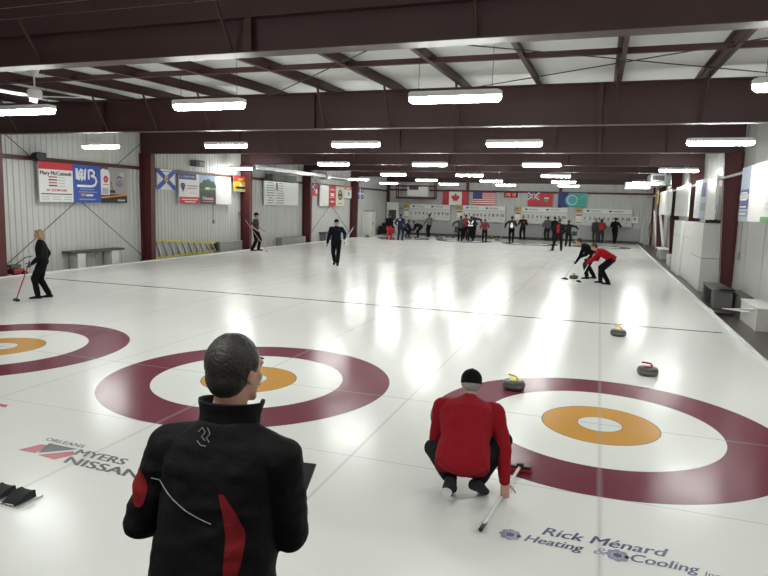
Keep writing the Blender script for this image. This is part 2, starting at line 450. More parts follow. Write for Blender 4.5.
# ------------------------------------------------------------------ lights
def make_light():
    root = empty('ceiling_light', (0, 0, 0), '', 'ceiling light', group='fluorescent fixtures hung over the ice')
    L_, W_ = 1.26, .17
    mb = MB()
    def sec(x, w, z0, z1): return [(x, -w, z0), (x, w, z0), (x, w, z1), (x, -w, z1)]
    mb.rings([sec(-L_/2, W_*.35, -.005, .05), sec(-L_/2+.05, W_*.5, -.012, .062), sec(L_/2-.05, W_*.5, -.012, .062), sec(L_/2, W_*.35, -.005, .05)], WHITE)
    mb.build('housing', root)
    mb = MB()
    prof = [(-.49, -.012), (-.47, -.05), (-.38, -.078), (-.2, -.088), (.2, -.088), (.38, -.078), (.47, -.05), (.49, -.012)]
    rs = []
    for x, k in ((-L_/2+.01, .6), (-L_/2+.05, 1), (L_/2-.05, 1), (L_/2-.01, .6)):
        rs.append([V((x, a*W_*k, -.012+(b_+.012)*k)) for a, b_ in prof])
    mb.rings(rs, GLOW)
    mb.build('diffuser', root, smooth=True, ang=50)
    for sx in (-1, 1):
        mb = MB(); mb.tube([(sx*.5, 0, .06), (sx*.5, 0, .85)], .004, WIRE, 5); mb.build('hanger_wire', root)
    return root
light0 = make_light()
LX = [(-13.8, 'far left'), (-9.65, 'left'), (-5.95, 'middle'), (-2.1, 'right'), (1.95, 'far right')]
LY = [(1.5, 'nearest'), (7.65, 'second'), (14.75, 'third'), (21.9, 'fourth'), (28.0, 'fifth'), (33.6, 'sixth')]
first = True
lights_at = []
for j, (y, rn) in enumerate(LY):
    for i, (x, cn) in enumerate(LX):
        if j == 2 and i == 0: x, yy = -15.6, 17.9
        elif j == 0 and i == 4: x, yy = 2.02, 1.35
        elif j == 2 and i == 4: x, yy = 2.33, 17.2
        elif j == 3 and i in (0, 4): continue
        elif j == 0 and i == 0: continue
        elif j == 1 and i == 4: x, yy = 2.08, y
        else: yy = y
        lights_at.append((x, yy, 'white fluorescent fixture in the %s row from the camera, %s of its row' % (rn, cn)))
lights_at.append((-5.95, -4.6, None)); lights_at.append((-2.1, -5.9, None)); lights_at.append((1.9, -4.6, None))  # unseen fixtures added overhead to brighten the near ice and foreground man
for x, y, lb in lights_at:
    o = light0 if first else dup(light0)
    first = False
    o.location = (x, y, 3.77)
    o['label'] = lb or 'unseen fluorescent fixture added above the viewpoint to light the foreground, %s' % ('at the left' if x < -4 else 'at the right' if x > 0 else 'over the middle')

# ceiling fan, upper left
fan = empty('ceiling_fan', (-9.25, 1.35, 3.97), 'white ceiling fan hanging from the roof at the upper left', 'ceiling fan')
mb = MB(); mb.lathe([(.02, -.07), (.10, -.06), (.115, 0), (.115, .07), (.08, .1), (.03, .11)], WHITE, 20); mb.build('motor', fan, True)
mb = MB(); mb.tube([(0, 0, .1), (0, 0, .38)], .014, WHITE); mb.build('downrod', fan, True)
mb = MB(); mb.lathe([(.03, .3), (.075, .38), (.085, .42), (.085, .44)], WHITE, 16); mb.build('canopy', fan, True)
for k in range(3):
    a = 2*PI*k/3+.35; R = M.Rotation(a, 3, 'Z')
    mb = MB(); mb.box(R @ V((.48, 0, -.02)), (.62, .13, .012), WHITE, R @ M.Rotation(.2, 3, 'X'), bev=.004); mb.box(R @ V((.14, 0, -.02)), (.12, .04, .02), WHITE, R)
    mb.build('blade', fan)
#@@PART2
# ------------------------------------------------------------------ painted advertising on the ice
def ice_decal(name, mb, label, loc=(0, 0, 0), rz=0):
    T = M.Translation(V(loc)) @ M.Rotation(rz, 4, 'Z')
    o = mb.build(name, T=T); tag(o, label, 'painted logo'); return o
INK = decal('ice_ink_dark', (0.050, 0.052, 0.052)); INKR = decal('ice_ink_red', (0.42, 0.05, 0.08)); INKB = decal('ice_ink_blue', (0.085, 0.095, 0.20)); INKB2 = decal('ice_ink_blue_pale', (0.28, 0.29, 0.40))
mb = MB()
mb.poly([(.05, -.01), (.12, .17), (.22, .19), (.25, 0)], .0015, INKR)
mb.poly([(.27, .01), (.17, .22), (.52, .22)], .0015, INK)
mb.poly([(.30, -.02), (.52, .17), (.60, .12), (.52, -.04)], .0015, INKR)
mb.text('ORLEANS', .06, .26, .0015, .085, INK, width=.47, shear=-.2, off=.003)
mb.text('MYERS', .55, .115, .0015, .165, INK, width=.58, shear=-.25, off=.008)
mb.text('NISSAN', .60, -.05, .0015, .175, INK, width=.84, shear=-.25, off=.009)
ice_decal('ice_logo', mb, 'red and black three-part diamond logo with black lettering painted on the ice', (-5.07, -2.86, 0), -.03)
def flower(mb, x, y, s):
    mb.disc(x, y, .095*s, .095*s, .0015, INKB2, 8, r_in=.72)
    for k in range(8):
        a = 2*PI*k/8; mb.disc(x+.075*s*math.cos(a), y+.075*s*math.sin(a), .032*s, .032*s, .0015+k*.0001, INKB2, 10)
    mb.disc(x, y, .042*s, .042*s, .0025, INKB, 12)
mb = MB()
mb.text('Rick Ménard', .21, .085, .002, .165, INKB, width=.84, shear=.35, off=.0035)
flower(mb, 0, 0, .75); mb.text('Heating', .10, -.05, .002, .135, INKB, width=.40, shear=.35, off=.003)
mb.text('&', .56, -.04, .002, .13, INKB2, width=.09, shear=.35)
flower(mb, .715, -.01, .75); mb.text('Cooling', .80, -.05, .002, .145, INKB, width=.42, shear=.35, off=.003)
mb.text('Inc', 1.24, -.06, .002, .08, INKB, shear=.3)
ice_decal('ice_logo', mb, 'two lines of blue script lettering with flower emblems painted on the ice', (-.60, -2.70, 0), .01)
mb = MB(); mb.poly([(0, 0), (.5, .02), (.46, .09), (.05, .07)], .0015, INKR)
ice_decal('ice_logo', mb, 'small red mark painted on the ice at the left edge', (-6.65, -2.07, 0), 0)
# hack (rubber footholds) behind the second sheet from the left
h = empty('hack', (-4.27, -3.60, 0), 'pair of black rubber footholds on a pale base set in the ice', 'hack')
mb = MB(); mb.box((0, .02, .008), (.40, .22, .016), GALV, bev=.004); mb.build('base_plate', h)
for sx in (-1, 1):
    mb = MB()
    rs = []
    for k in range(7):
        t = k/6; y = -.09+.18*t; z = .018+.055*math.sin(t*PI*.62)
        rs.append([V((sx*.10-.075, y, .012)), V((sx*.10+.075, y, .012)), V((sx*.10+.068, y, z)), V((sx*.10+.03, y, z-.010)), V((sx*.10-.03, y, z-.010)), V((sx*.10-.068, y, z))])
    mb.rings(rs, RUBBER); mb.build('foothold', h, True, 50)

# ------------------------------------------------------------------ banners and flags
def sign(name, side, org, mb, label, cat, T_extra=None):
    T = frame_mat(org, side)
    if T_extra is not None: T = T @ T_extra
    return tag(mb.build(name, T=T), label, cat)
RED = paint((0.55, 0.035, 0.045)); WH = paint((0.78, 0.78, 0.77)); BLU = paint((0.035, 0.09, 0.42)); NAVY = paint((0.02, 0.035, 0.19)); BLK = paint((0.02, 0.02, 0.022)); ORG = paint((0.75, 0.25, 0.05)); YLW = paint((0.75, 0.48, 0.04)); GRN = paint((0.07, 0.25, 0.08)); TEAL = paint((0.06, 0.42, 0.34)); LG = paint((0.45, 0.45, 0.45)); MG = paint((0.20, 0.20, 0.21)); DKR = paint((0.24, 0.03, 0.05)); SKYB = paint((0.35, 0.5, 0.68)); TREE = paint((0.05, 0.085, 0.05)); CREAM = paint((0.74, 0.70, 0.55)); GOLD = paint((0.48, 0.36, 0.10)); BRN = paint((0.10, 0.045, 0.05)); PURP = paint((0.22, 0.20, 0.38)); LBLU = paint((0.30, 0.35, 0.45))
def board(mb, w, h, m=WH, t=.05): mb.b2((0, 0, -t), (w, h, 0), m); return mb
XB = XL+.20
def yshift(y): return (y+6.95)*(XB-CX)/(-16.9-CX)-6.95      # same sight line, on the board plane
zt, zb = 3.325, 2.115
# long banner in the first bay: three panels
y0, y1, y2, y3 = map(yshift, (8.33, 9.68, 10.92, 12.2))
w, hh = y1-y0, zt-zb
mb = MB(); board(mb, w, hh)
mb.rect(0, hh*.82, w, hh, .004, RED)
mb.text('Mary McCumeek', .05, hh*.68, .004, .17, BLK, width=w-.1, off=.008)
for k, c in enumerate((RED, BLK, RED, BLK)):
    mb.rect(w*.27, hh*(.615-.072*k), w*.52, hh*(.635-.072*k)+.015, .004, c); mb.rect(w*.55, hh*(.615-.072*k), w*.75, hh*(.625-.072*k), .004, MG)
mb.text('341-322-004-5403', w*.2, hh*.27, .004, .11, RED, width=w*.6, off=.004)
mb.rect(.05, hh*.19, w-.05, hh*.215, .004, BLK)
for k in range(3):
    for q in range(2): mb.rect(.06+k*w*.33, hh*(.12-.06*q), .06+k*w*.33+w*.24, hh*(.14-.06*q), .004, LG)
sign('banner', 'left', (XB, y0, zb), mb, 'white banner with red top strip and black name lettering on left wall', 'banner')
w = y2-y1; mb = MB(); board(mb, w, hh, BLU)
def stroke(mb, pts, wd, m, z=.004):
    for a, b_ in zip(pts[:-1], pts[1:]):
        d = V((b_[0]-a[0], b_[1]-a[1])); 
        if d.length < 1e-6: continue
        d.normalize(); n = V((-d.y, d.x))*wd/2
        mb.poly([(a[0]-n.x, a[1]-n.y), (b_[0]-n.x, b_[1]-n.y), (b_[0]+n.x, b_[1]+n.y), (a[0]+n.x, a[1]+n.y)], z, m)
        mb.disc(b_[0], b_[1], wd/2, wd/2, z+.001, m, 10)
mb.poly([(w*.10, hh*.90), (w*.17, hh*.90), (w*.24, hh*.70), (w*.24, hh*.58), (w*.10, hh*.62)], .004, WH)
mb.poly([(w*.38, hh*.70), (w*.42, hh*.90), (w*.48, hh*.90), (w*.44, hh*.60), (w*.38, hh*.60)], .004, WH)
mb.disc(w*.30, hh*.80, w*.08, hh*.10, .004, WH); mb.poly([(w*.22, hh*.70), (w*.40, hh*.70), (w*.31, hh*.56)], .005, WH)
mb.disc(w*.27, hh*.80, .022, .022, .007, BLU, 8); mb.disc(w*.34, hh*.80, .022, .022, .007, BLU, 8)
stroke(mb, [(w*.56, hh*.62), (w*.56, hh*.86), (w*.68, hh*.88), (w*.76, hh*.82), (w*.74, hh*.74), (w*.66, hh*.72), (w*.80, hh*.68), (w*.84, hh*.58), (w*.78, hh*.48), (w*.66, hh*.44), (w*.16, hh*.44)], .075, WH)
for k, (a, b_) in enumerate(((.25, .75), (.18, .84))): mb.rect(w*a, hh*(.34-.07*k), w*b_, hh*(.365-.07*k), .004, LBLU)
mb.rect(w*.26, hh*.17, w*.42, hh*.24, .004, ORG); mb.rect(w*.45, hh*.17, w*.70, hh*.22, .004, WH); mb.rect(w*.2, hh*.07, w*.8, hh*.10, .004, LBLU)
sign('banner', 'left', (XB, y1, zb), mb, 'blue banner with white VB emblem on left wall', 'banner')
w = y3-y2; mb = MB(); board(mb, w, hh, BRN)
mb.rect(w*.28, hh*.25, w, hh, .002, paint((0.33, 0.31, 0.29)))
mb.poly([(0, hh*.22), (w*.32, hh*.22), (w*.34, hh*.80), (w*.28, hh*.92), (w*.08, hh*.95), (0, hh*.9)], .004, WH)
mb.disc(w*.19, hh*.66, .11, .12, .006, RED); mb.text('D', w*.155, hh*.62, .008, .12, WH); mb.rect(w*.08, hh*.5, w*.3, hh*.52, .006, RED)
mb.disc(w*.70, hh*.55, .17, .12, .004, MG); mb.disc(w*.70, hh*.60, .12, .07, .006, PURP); stroke(mb, [(w*.62, hh*.70), (w*.7, hh*.76), (w*.8, hh*.72)], .04, BLK)
stroke(mb, [(w*.40, hh*.60), (w*.42, hh*.35)], .03, BLK); mb.rect(w*.33, hh*.28, w*.54, hh*.36, .006, BLK)
mb.rect(w*.72, hh*.75, w*.9, hh*.88, .004, LG)
mb.rect(0, 0, w, hh*.20, .003, BLK); mb.poly([(0, hh*.12), (w, hh*.22), (w, hh*.28), (w*.5, hh*.2), (0, hh*.17)], .006, ORG); mb.rect(w*.62, hh*.05, w*.92, hh*.10, .006, LG); mb.rect(w*.04, hh*.24, w*.28, hh*.42, .006, LG)
sign('banner', 'left', (XB, y2, zb), mb, 'curling picture banner with white tombstone shape and stone photograph', 'banner')
# projector lamp on the girt
pj = empty('spotlight', (-16.1, 7.55, 3.46), 'small black spotlight fixed to the rail left of the banners', 'spotlight')
mb = MB(); mb.lathe([(.06, -.14), (.11, -.1), (.13, .08), (.12, .14)], BLACK, 16, R=M.Rotation(PI/2, 3, 'Y')); mb.build('lamp_housing', pj, True)
mb = MB(); mb.tube([(-.25, 0, -.1), (0, 0, -.15), (0, -.14, -.1), (0, -.14, .02)], .015, BLACK); mb.build('bracket', pj, True)
mb = MB(); mb.box((-.05, .26, .05), (.16, .16, .14), BLACK, bev=.02); mb.build('transformer', pj)

def waved(mb, amp=.03, k=6.0):
    for v in mb.v: v.z += amp*math.sin(v.x*k+v.y*1.5)
    return mb
def cutgrid(mb, w, h, m, n=16):      # a cloth backing that can ripple
    for i in range(n):
        x0, x1 = w*i/n, w*(i+1)/n
        mb.b2((x0, 0, -.012), (x1, h, -.004), m)
    return mb
def strip(mb, x0, y0, x1, y1, z, m, n=12):
    for i in range(n):
        a, b_ = x0+(x1-x0)*i/n, x0+(x1-x0)*(i+1)/n
        mb.rect(a, y0, b_, y1, z, m)
def nova(w, h):
    mb = MB(); cutgrid(mb, w, h, WH); t = .17*h
    for sg in (0, 1):
        a = [(0, 0), (t*1.1, 0), (w, h-t), (w, h), (w-t*1.1, h), (0, t)]
        if sg: a = [(x, h-y) for x, y in a][::-1]
        mb.poly(a, .006+.002*sg, BLU)
    mb.poly([(w*.42, h*.68), (w*.58, h*.68), (w*.58, h*.45), (w*.5, h*.3), (w*.42, h*.45)], .014, YLW)
    mb.disc(w*.5, h*.52, .035, .05, .018, RED, 8)
    return mb
y0, y1 = yshift(13.9), yshift(15.05)
sign('flag', 'left', (XB, y0, 2.66), nova(y1-y0, .78), 'white flag with blue diagonal cross and small yellow shield', 'flag')
# second bay banner
y0, y1, y2, y3 = map(yshift, (15.3, 16.69, 17.94, 19.2)); zb = 2.12
w = y1-y0; hh = zt+.03-zb; mb = MB(); board(mb, w, hh)
mb.rect(0, hh*.80, w*.85, hh, .004, NAVY); mb.text('L. CHATTEN', w*.08, hh*.86, .008, .10, WH, width=w*.7)
mb.poly([(w*.05, hh*.60), (w*.1, hh*.68), (w*.24, hh*.68), (w*.3, hh*.60), (w*.22, hh*.45), (w*.18, hh*.38), (w*.14, hh*.45)], .004, NAVY)
mb.rect(w*.06, hh*.58, w*.28, hh*.62, .008, RED); mb.rect(w*.4, hh*.58, w*.92, hh*.61, .004, MG); mb.rect(w*.4, hh*.50, w*.85, hh*.52, .004, RED)
mb.rect(w*.5, hh*.35, w*.85, hh*.37, .004, LG)
mb.rect(0, 0, w, hh*.23, .004, RED); mb.rect(w*.1, hh*.13, w*.9, hh*.16, .008, WH); mb.rect(w*.25, hh*.05, w*.8, hh*.08, .008, WH)
sign('banner', 'left', (XB, y0, zb), mb, 'banner with navy top, balloon-like emblem and red bottom strip', 'banner')
w = y2-y1; mb = MB(); board(mb, w, hh, SKYB)
mb.rect(0, hh*.45, w, hh*.62, .004, GRN); mb.rect(0, hh*.30, w, hh*.48, .005, TREE)
for x, y, s in ((.15, .62, .2), (.35, .7, .24), (.55, .74, .22), (.78, .68, .22), (.9, .62, .16)): mb.disc(w*x, hh*y, s*.9, s*.7, .006+x*.002, TREE)
mb.rect(w*.36, hh*.50, w*.62, hh*.58, .010, CREAM); mb.rect(w*.55, hh*.52, w*.95, hh*.56, .010, LG)
mb.rect(0, 0, w, hh*.33, .010, BRN); mb.text('House', w*.2, hh*.15, .014, .2, WH, width=w*.62, off=.004); mb.rect(w*.2, hh*.08, w*.85, hh*.10, .014, LG)
sign('banner', 'left', (XB, y1, zb), mb, 'property banner with trees and lawn above a dark lettered strip', 'banner')
w = y3-y2; mb = MB(); board(mb, w, hh, BOARD)
sign('banner', 'left', (XB, y2, zb), mb, 'blank glossy white banner panel on left wall', 'banner')
def newbr(w, h):
    mb = MB(); cutgrid(mb, w, h, YLW); mb.rect(0, h*.66, w, h, .004, RED)
    mb.poly([(w*.3, h*.72), (w*.35, h*.88), (w*.55, h*.85), (w*.72, h*.9), (w*.66, h*.72)], .008, YLW)
    mb.poly([(w*.2, h*.2), (w*.8, h*.2), (w*.9, h*.32), (w*.1, h*.32)], .008, BLK); mb.poly([(w*.35, h*.34), (w*.65, h*.34), (w*.5, h*.6)], .008, WH); mb.rect(0, 0, w, h*.14, .006, paint((.5, .5, .3)))
    return mb
y0, y1 = yshift(19.4), yshift(20.65)
sign('flag', 'left', (XB+.02, y0, 2.72), newbr(y1-y0, .72), 'red and yellow flag beside the blank white banner panel', 'flag')
# bay with the white text board
y0, y1, ym = yshift(22.38), yshift(26.3), yshift(24.0)
zb = 2.12; hh = 3.38-zb; w = y1-y0; mb = MB(); board(mb, w, hh, BOARD)
for col in range(2):
    xc = w*(.16+.28*col)
    for q in range(9): 
        ww = (.22, .30, .26, .14, .28, .2, .3, .18, .26)[(q*2+col*3) % 9]
        mb.rect(xc-w*ww*.4, hh*(.88-.1*q), xc+w*ww*.4, hh*(.905-.1*q)+.01, .005, MG)
mb.rect(w*.315, hh*.62, w*.33, hh*.93, .006, BLK); mb.rect(w*.335, hh*.6, w*.36, hh*.93, .006, BLK); mb.rect(w*.295, 0, w*.30, hh, .006, LG)
sign('banner', 'left', (XB, y0, zb), mb, 'wide white board printed with columns of small black text', 'banner')
# fourth bay: red flag, four banners, small sign, blue flag
y0, y1 = yshift(28.0), yshift(29.05); w = y1-y0
mb = MB(); cutgrid(mb, w, .7, RED); mb.rect(0, .35, w*.5, .7, .004, NAVY); stroke(mb, [(0, .35), (w*.5, .7)], .05, WH, .008); stroke(mb, [(0, .7), (w*.5, .35)], .05, WH, .008); mb.rect(w*.62, .15, w*.85, .4, .006, WH)
sign('flag', 'left', (XB, y0, 2.70), mb, 'small red flag left of the tall banners on the left wall', 'flag')
y0, y1 = yshift(29.3), yshift(30.68); w = y1-y0; mb = MB(); board(mb, w, 1.27, BOARD); mb.rect(w*.3, .1, w*.7, .13, .005, LG)
sign('banner', 'left', (XB, y0, 2.12), mb, 'plain pale banner beside the small red flag', 'banner')
y0, y1 = yshift(30.7), yshift(31.8); w = y1-y0; mb = MB(); board(mb, w, 1.27, RED)
for q in range(4): mb.rect(w*.15, 1.0-.24*q, w*.85, 1.04-.24*q, .005, WH)
for q in range(2): mb.rect(w*.25, .62-.4*q, w*.75, .74-.4*q, .005, WH)
sign('banner', 'left', (XB, y0, 2.12), mb, 'red banner with rows of white lettering', 'banner')
y0, y1 = yshift(31.85), yshift(33.25); w = y1-y0; mb = MB(); board(mb, w, 1.27, CREAM)
mb.disc(w*.5, .72, w*.27, .33, .005, BLK); mb.disc(w*.5, .72, w*.2, .25, .010, GOLD); mb.rect(w*.32, .65, w*.68, .80, .014, BLK); mb.rect(w*.25, .14, w*.75, .19, .005, MG)
sign('banner', 'left', (XB, y0, 2.12), mb, 'cream banner with a black oval badge', 'banner')
y0, y1 = yshift(33.3), yshift(34.6); w = y1-y0; mb = MB(); board(mb, w, .78, WH); mb.rect(0, .55, w, .78, .005, paint((.7, .16, .06))); mb.disc(w*.6, .3, .12, .14, .005, GRN); mb.rect(w*.2, .62, w*.8, .68, .009, WH)
sign('banner', 'left', (XB, y0, 2.66), mb, 'small white sign with an orange-red top strip', 'banner')
y0, y1 = yshift(35.6), yshift(37.0); w = y1-y0; mb = MB(); cutgrid(mb, w, .72, BLU); mb.rect(w*.42, 0, w*.58, .72, .004, WH); mb.rect(0, .29, w, .43, .006, WH)
for x in (.21, .79):
    for y in (.15, .58): mb.disc(w*x, y, .07, .09, .006, WH, 8)
sign('flag', 'left', (XB, y0, 2.66), mb, 'blue flag with a white cross on the left wall near the corner', 'flag')

# far wall flags, hung in front of the girt
YW = YF-.26
def farx(x): return (x-CX)*(YW-CY)/(40.9-CY)+CX
x0, x1 = farx(-11.8), farx(-9.78); w, h = x1-x0, 1.02
mb = MB(); cutgrid(mb, w, h, WH); mb.rect(0, 0, w*.25, h, .004, RED); mb.rect(w*.75, 0, w, h, .004, RED)
leaf = [(0, -.42), (.02, -.20), (.22, -.24), (.18, -.14), (.40, .06), (.33, .10), (.37, .24), (.24, .21), (.20, .28), (.09, .16), (.13, .38), (.06, .34), (0, .46)]
leaf = leaf+[(-x, y) for x, y in leaf[-2:0:-1]]
mb.poly([(w*.5+x*h*.85, h*.5+y*h*.85) for x, y in leaf[::-1]], .004, RED)
sign('flag', 'far', (x0, YW, 2.41), mb, 'red and white flag with a red maple leaf on the far wall', 'flag')
x0, x1 = farx(-9.42), farx(-7.7); w, h = x1-x0, .95
mb = MB(); cutgrid(mb, w, h, WH)
for k in range(0, 13, 2): mb.rect(0, h*(12-k)/13, w, h*(13-k)/13, .004, RED)
mb.rect(0, h*6/13, w*.42, h, .008, NAVY)
for i in range(5):
    for j in range(4): mb.disc(w*(.05+.08*i), h*(.52+.12*j), .018, .018, .012, WH, 5)
sign('flag', 'far', (x0, YW, 2.46), mb, 'flag with red and white stripes and a blue starred corner', 'flag')
x0, x1 = farx(-5.3), farx(-3.5); w, h = x1-x0, .97
mb = MB(); cutgrid(mb, w, h, RED); mb.rect(0, h*.5, w*.45, h, .004, NAVY)
stroke(mb, [(0, h*.5), (w*.45, h)], .09, WH, .006); stroke(mb, [(0, h), (w*.45, h*.5)], .09, WH, .008)
mb.rect(w*.18, h*.5, w*.27, h, .012, WH); mb.rect(0, h*.69, w*.45, h*.81, .012, WH); mb.rect(w*.20, h*.5, w*.25, h, .016, RED); mb.rect(0, h*.72, w*.45, h*.78, .016, RED)
mb.poly([(w*.66, h*.68), (w*.84, h*.68), (w*.84, h*.4), (w*.75, h*.25), (w*.66, h*.4)], .006, GRN); mb.rect(w*.66, h*.56, w*.84, h*.68, .010, WH); mb.disc(w*.75, h*.42, .06, .07, .010, GOLD, 8)
sign('flag', 'far', (x0, YW, 2.47), mb, 'red ensign flag with a small cross corner and green shield', 'flag')
x0, x1 = farx(-3.12), farx(-1.12); w, h = x1-x0, 1.0
mb = MB(); cutgrid(mb, w, h, TEAL); mb.rect(0, 0, w*.35, h, .004, NAVY)
mb.disc(w*.46, h*.5, h*.42, h*.42, .006, paint((.10, .42, .50))); mb.disc(w*.5, h*.5, h*.37, h*.37, .010, paint((.55, .72, .70)), 24, r_in=.82); mb.poly([(w*.6, h*.4), (w*.9, h*.95), (w, h), (w, h*.8)], .012, paint((.12, .5, .42)))
sign('flag', 'far', (x0, YW, 2.48), mb, 'navy and teal flag with a pale ring at its centre', 'flag')
# digital clock
ck = empty('digital_clock', (farx(-6.56), YW, 3.27), 'black digital clock with glowing red digits on the far wall', 'clock')
mb = MB(); mb.b2((-.50, -.04, -.20), (.50, .06, .20), BLACK); mb.build('clock_case', ck)
LED = mat('red_led', (1.0, 0.06, 0.05), 0.4, emit=0.9)
DIG = {'0': 'abcdef', '1': 'bc', '2': 'abged', '8': 'abcdefg', '5': 'afgcd', '4': 'fgbc'}
mb = MB()
def seg7(mb, ch, x, z, w, h, t):
    S = {'a': (0, h, w, h), 'b': (w, h/2, w, h), 'c': (w, 0, w, h/2), 'd': (0, 0, w, 0), 'e': (0, 0, 0, h/2), 'f': (0, h/2, 0, h), 'g': (0, h/2, w, h/2)}
    for s in DIG[ch]:
        a = S[s]; mb.b2((x+min(a[0], a[2])-t/2, -.052, z+min(a[1], a[3])-t/2), (x+max(a[0], a[2])+t/2, -.042, z+max(a[1], a[3])+t/2), LED)
for k, ch in enumerate('2018'): seg7(mb, ch, -.36+.18*k+(.05 if k > 1 else 0), -.09, .10, .18, .022)
mb.b2((-.02, -.052, .04), (.01, -.042, .07), LED); mb.b2((-.02, -.052, -.07), (.01, -.042, -.04), LED)
mb.build('digits', ck)

# scoreboards
def scoreboard(xa, xb, lab, n0=0):
    x0, x1 = farx(xa), farx(xb); w = x1-x0
    r_ = empty('scoreboard', (x0, YW-.02, 1.22), lab, 'scoreboard', group='curling scoreboards on the far wall')
    mb = MB(); mb.b2((w*.13, -.08, 0), (w, .27, 1.18), OFFW); mb.b2((w*.13, -.10, .80), (w, -.08, .83), LG); mb.b2((w*.13, -.11, -.03), (w, .02, 0), OFFW)
    mb.build('score_panel', r_)
    mb = MB(); mb.b2((w*.14, -.09, .86), (w*.99, -.085, 1.15), WH)
    for k in range(2):
        xx = w*(.20+.40*k); mb.b2((xx, -.10, .95), (xx+.18, -.09, 1.06), BLK); mb.b2((xx+.24, -.10, 1.0), (xx+.95, -.09, 1.04), MG); mb.b2((xx+.35, -.10, .92), (xx+.95, -.09, .95), LG)
    mb.build('header_strip', r_)
    mb = MB(); mb.b2((0, -.06, .86), (w*.125, .08, 1.20), GOLD); mb.b2((.1, -.07, .98), (.3, -.06, 1.05), DKR)
    mb.build('brass_plaque', r_)
    mb = MB(); mb.b2((w*.01, -.06, .02), (w*.12, .08, .82), WH); mb.b2((w*.015, -.07, .64), (w*.115, -.06, .74), DKR); mb.b2((w*.02, -.07, .35), (w*.11, -.06, .37), LG); mb.b2((w*.015, -.07, .10), (w*.115, -.06, .2), GOLD)
    mb.build('team_plate', r_)
    mb = MB(); T = M(((1, 0, 0, 0), (0, 0, -1, -.085), (0, 1, 0, 0), (0, 0, 0, 1)))
    for k in range(10):
        vs, fs, a, b_ = text_geo(str(k+1), .30, 0, 0); 
        for q in (-.010, 0, .010): mb.add([(w*(.17+.082*k)+v.x-a+q, v.y+.38, q*.1) for v in vs], fs, BLK, T)
    mb.build('numerals', r_)
    for k in range(0, 10, 3):
        mb = MB(); mb.b2((w*(.17+.082*k), -.09, .16), (w*(.17+.082*k)+.12, -.085, .27), LG); mb.build('score_card', r_)
    return r_
scoreboard(-14.93, -11.14, 'leftmost white numbered scoreboard, below the hanging scoring box')
scoreboard(-10.64, -6.89, 'white numbered scoreboard below the striped flag')
scoreboard(-6.21, -2.39, 'white numbered scoreboard below the red ensign flag')
scoreboard(-1.83, 2.0, 'rightmost white numbered scoreboard on the far wall')
pn = empty('electrical_panel', (2.22, YF-.1, 1.68), 'small white wall box to the right of the rightmost scoreboard', 'electrical box')
mb = MB(); mb.b2((-.24, -.08, -.24), (.24, .08, .24), WH, bev=.02); mb.build('box', pn); mb = MB(); mb.b2((-.06, -.10, -.02), (.06, -.08, .12), MG); mb.build('lever', pn)
# shade under the scoreboards painted as a grey panel, above a dark kickboard
mb = MB(); mb.b2((XL+1.9, YF-.10, -.05), (2.6, YF-.02, 1.05), mat('scoreboard_shade_grey', (0.42, 0.42, 0.42), .6, vary=(1.2, .06))); mb.b2((XL+1.9, YF-.16, -.05), (2.6, YF-.10, .16), DGREY)
structure(mb.build('trim_3'))
# hanging pipe frame + scoring box
hf = empty('pipe_frame', (-13.4, 38.9, 0), 'dark red steel pipe frame hanging from the far roof', 'frame')
mb = MB()
for x in (-1.55, 1.45):
    for yy in (0, .5): mb.tube([(x, yy, 2.86), (x, yy, 4.70)], .045, REDCOL)
for zz, r_ in ((2.86, .08), (3.75, .05)): mb.tube([(-1.55, 0, zz), (1.45, 0, zz)], r_, REDCOL); mb.tube([(-1.55, .5, zz), (1.45, .5, zz)], r_, REDCOL)
for x in (-1.55, 1.45): mb.tube([(x, 0, 2.86), (x, .5, 2.86)], .06, REDCOL)
mb.build('pipework', hf, True)
sb = empty('air_heater', (-13.3, 39.2, 3.42), 'pale grey unit heater with a dark grille held in the pipe frame', 'heater')
mb = MB(); mb.box((0, 0, 0), (1.65, .4, .9), OFFW, bev=.03); mb.build('casing', sb)
mb = MB(); mb.box((-.3, -.21, .22), (.72, .03, .36), BLACK)
for k in range(4): mb.box((-.54+.16*k, -.23, .22), (.012, .02, .36), MG)
for k in range(2): mb.box((-.3, -.23, .16+.13*k), (.72, .02, .012), MG)
mb.build('grille', sb)
# left duct with grille box
dk = empty('air_duct', (-15.9, 0, 3.90), 'long galvanised duct hung high along the left wall', 'duct')
mb = MB(); mb.box((0, 23.6, 0), (.30, 8.0, .20), GALV, bev=.02); mb.build('straight_run', dk)
mb = MB(); mb.box((0, 28.0, .02), (.45, .7, .42), GALV, bev=.02); mb.build('junction_box', dk)
mb = MB(); mb.tube([(0, 28.4, -.02), (0, 32.3, -.02)], .12, GALV, 14); mb.build('round_run', dk, True)
for yy in (21.4, 24, 26.6, 30):
    mb = MB(); mb.tube([(-.17, yy, .1), (-.17, yy, .78)], .008, WIRE, 5); mb.tube([(.17, yy, .1), (.17, yy, .78)], .008, WIRE, 5); mb.build('hanger', dk)
uh = empty('unit_heater', (-15.97, 21.9, 3.52), 'dark box heater hanging below the galvanised duct', 'heater')
mb = MB(); mb.box((0, .6, 0), (.4, 2.6, .34), DGREY, bev=.02); mb.build('casing', uh)
mb = MB()
for k in range(9): mb.box((.205, -.5+.27*k, 0), (.012, .03, .28), GREY)
mb.build('grille', uh)
sp = empty('wall_speaker', (-16.2, 15.6, 3.80), 'small dark box mounted high above the second banner row', 'speaker')
mb = MB(); mb.box((0, 0, 0), (.3, .62, .26), DGREY, bev=.02); mb.build('casing', sp); mb = MB(); mb.box((.16, .1, -.02), (.02, .34, .18), GREY); mb.build('grille', sp)
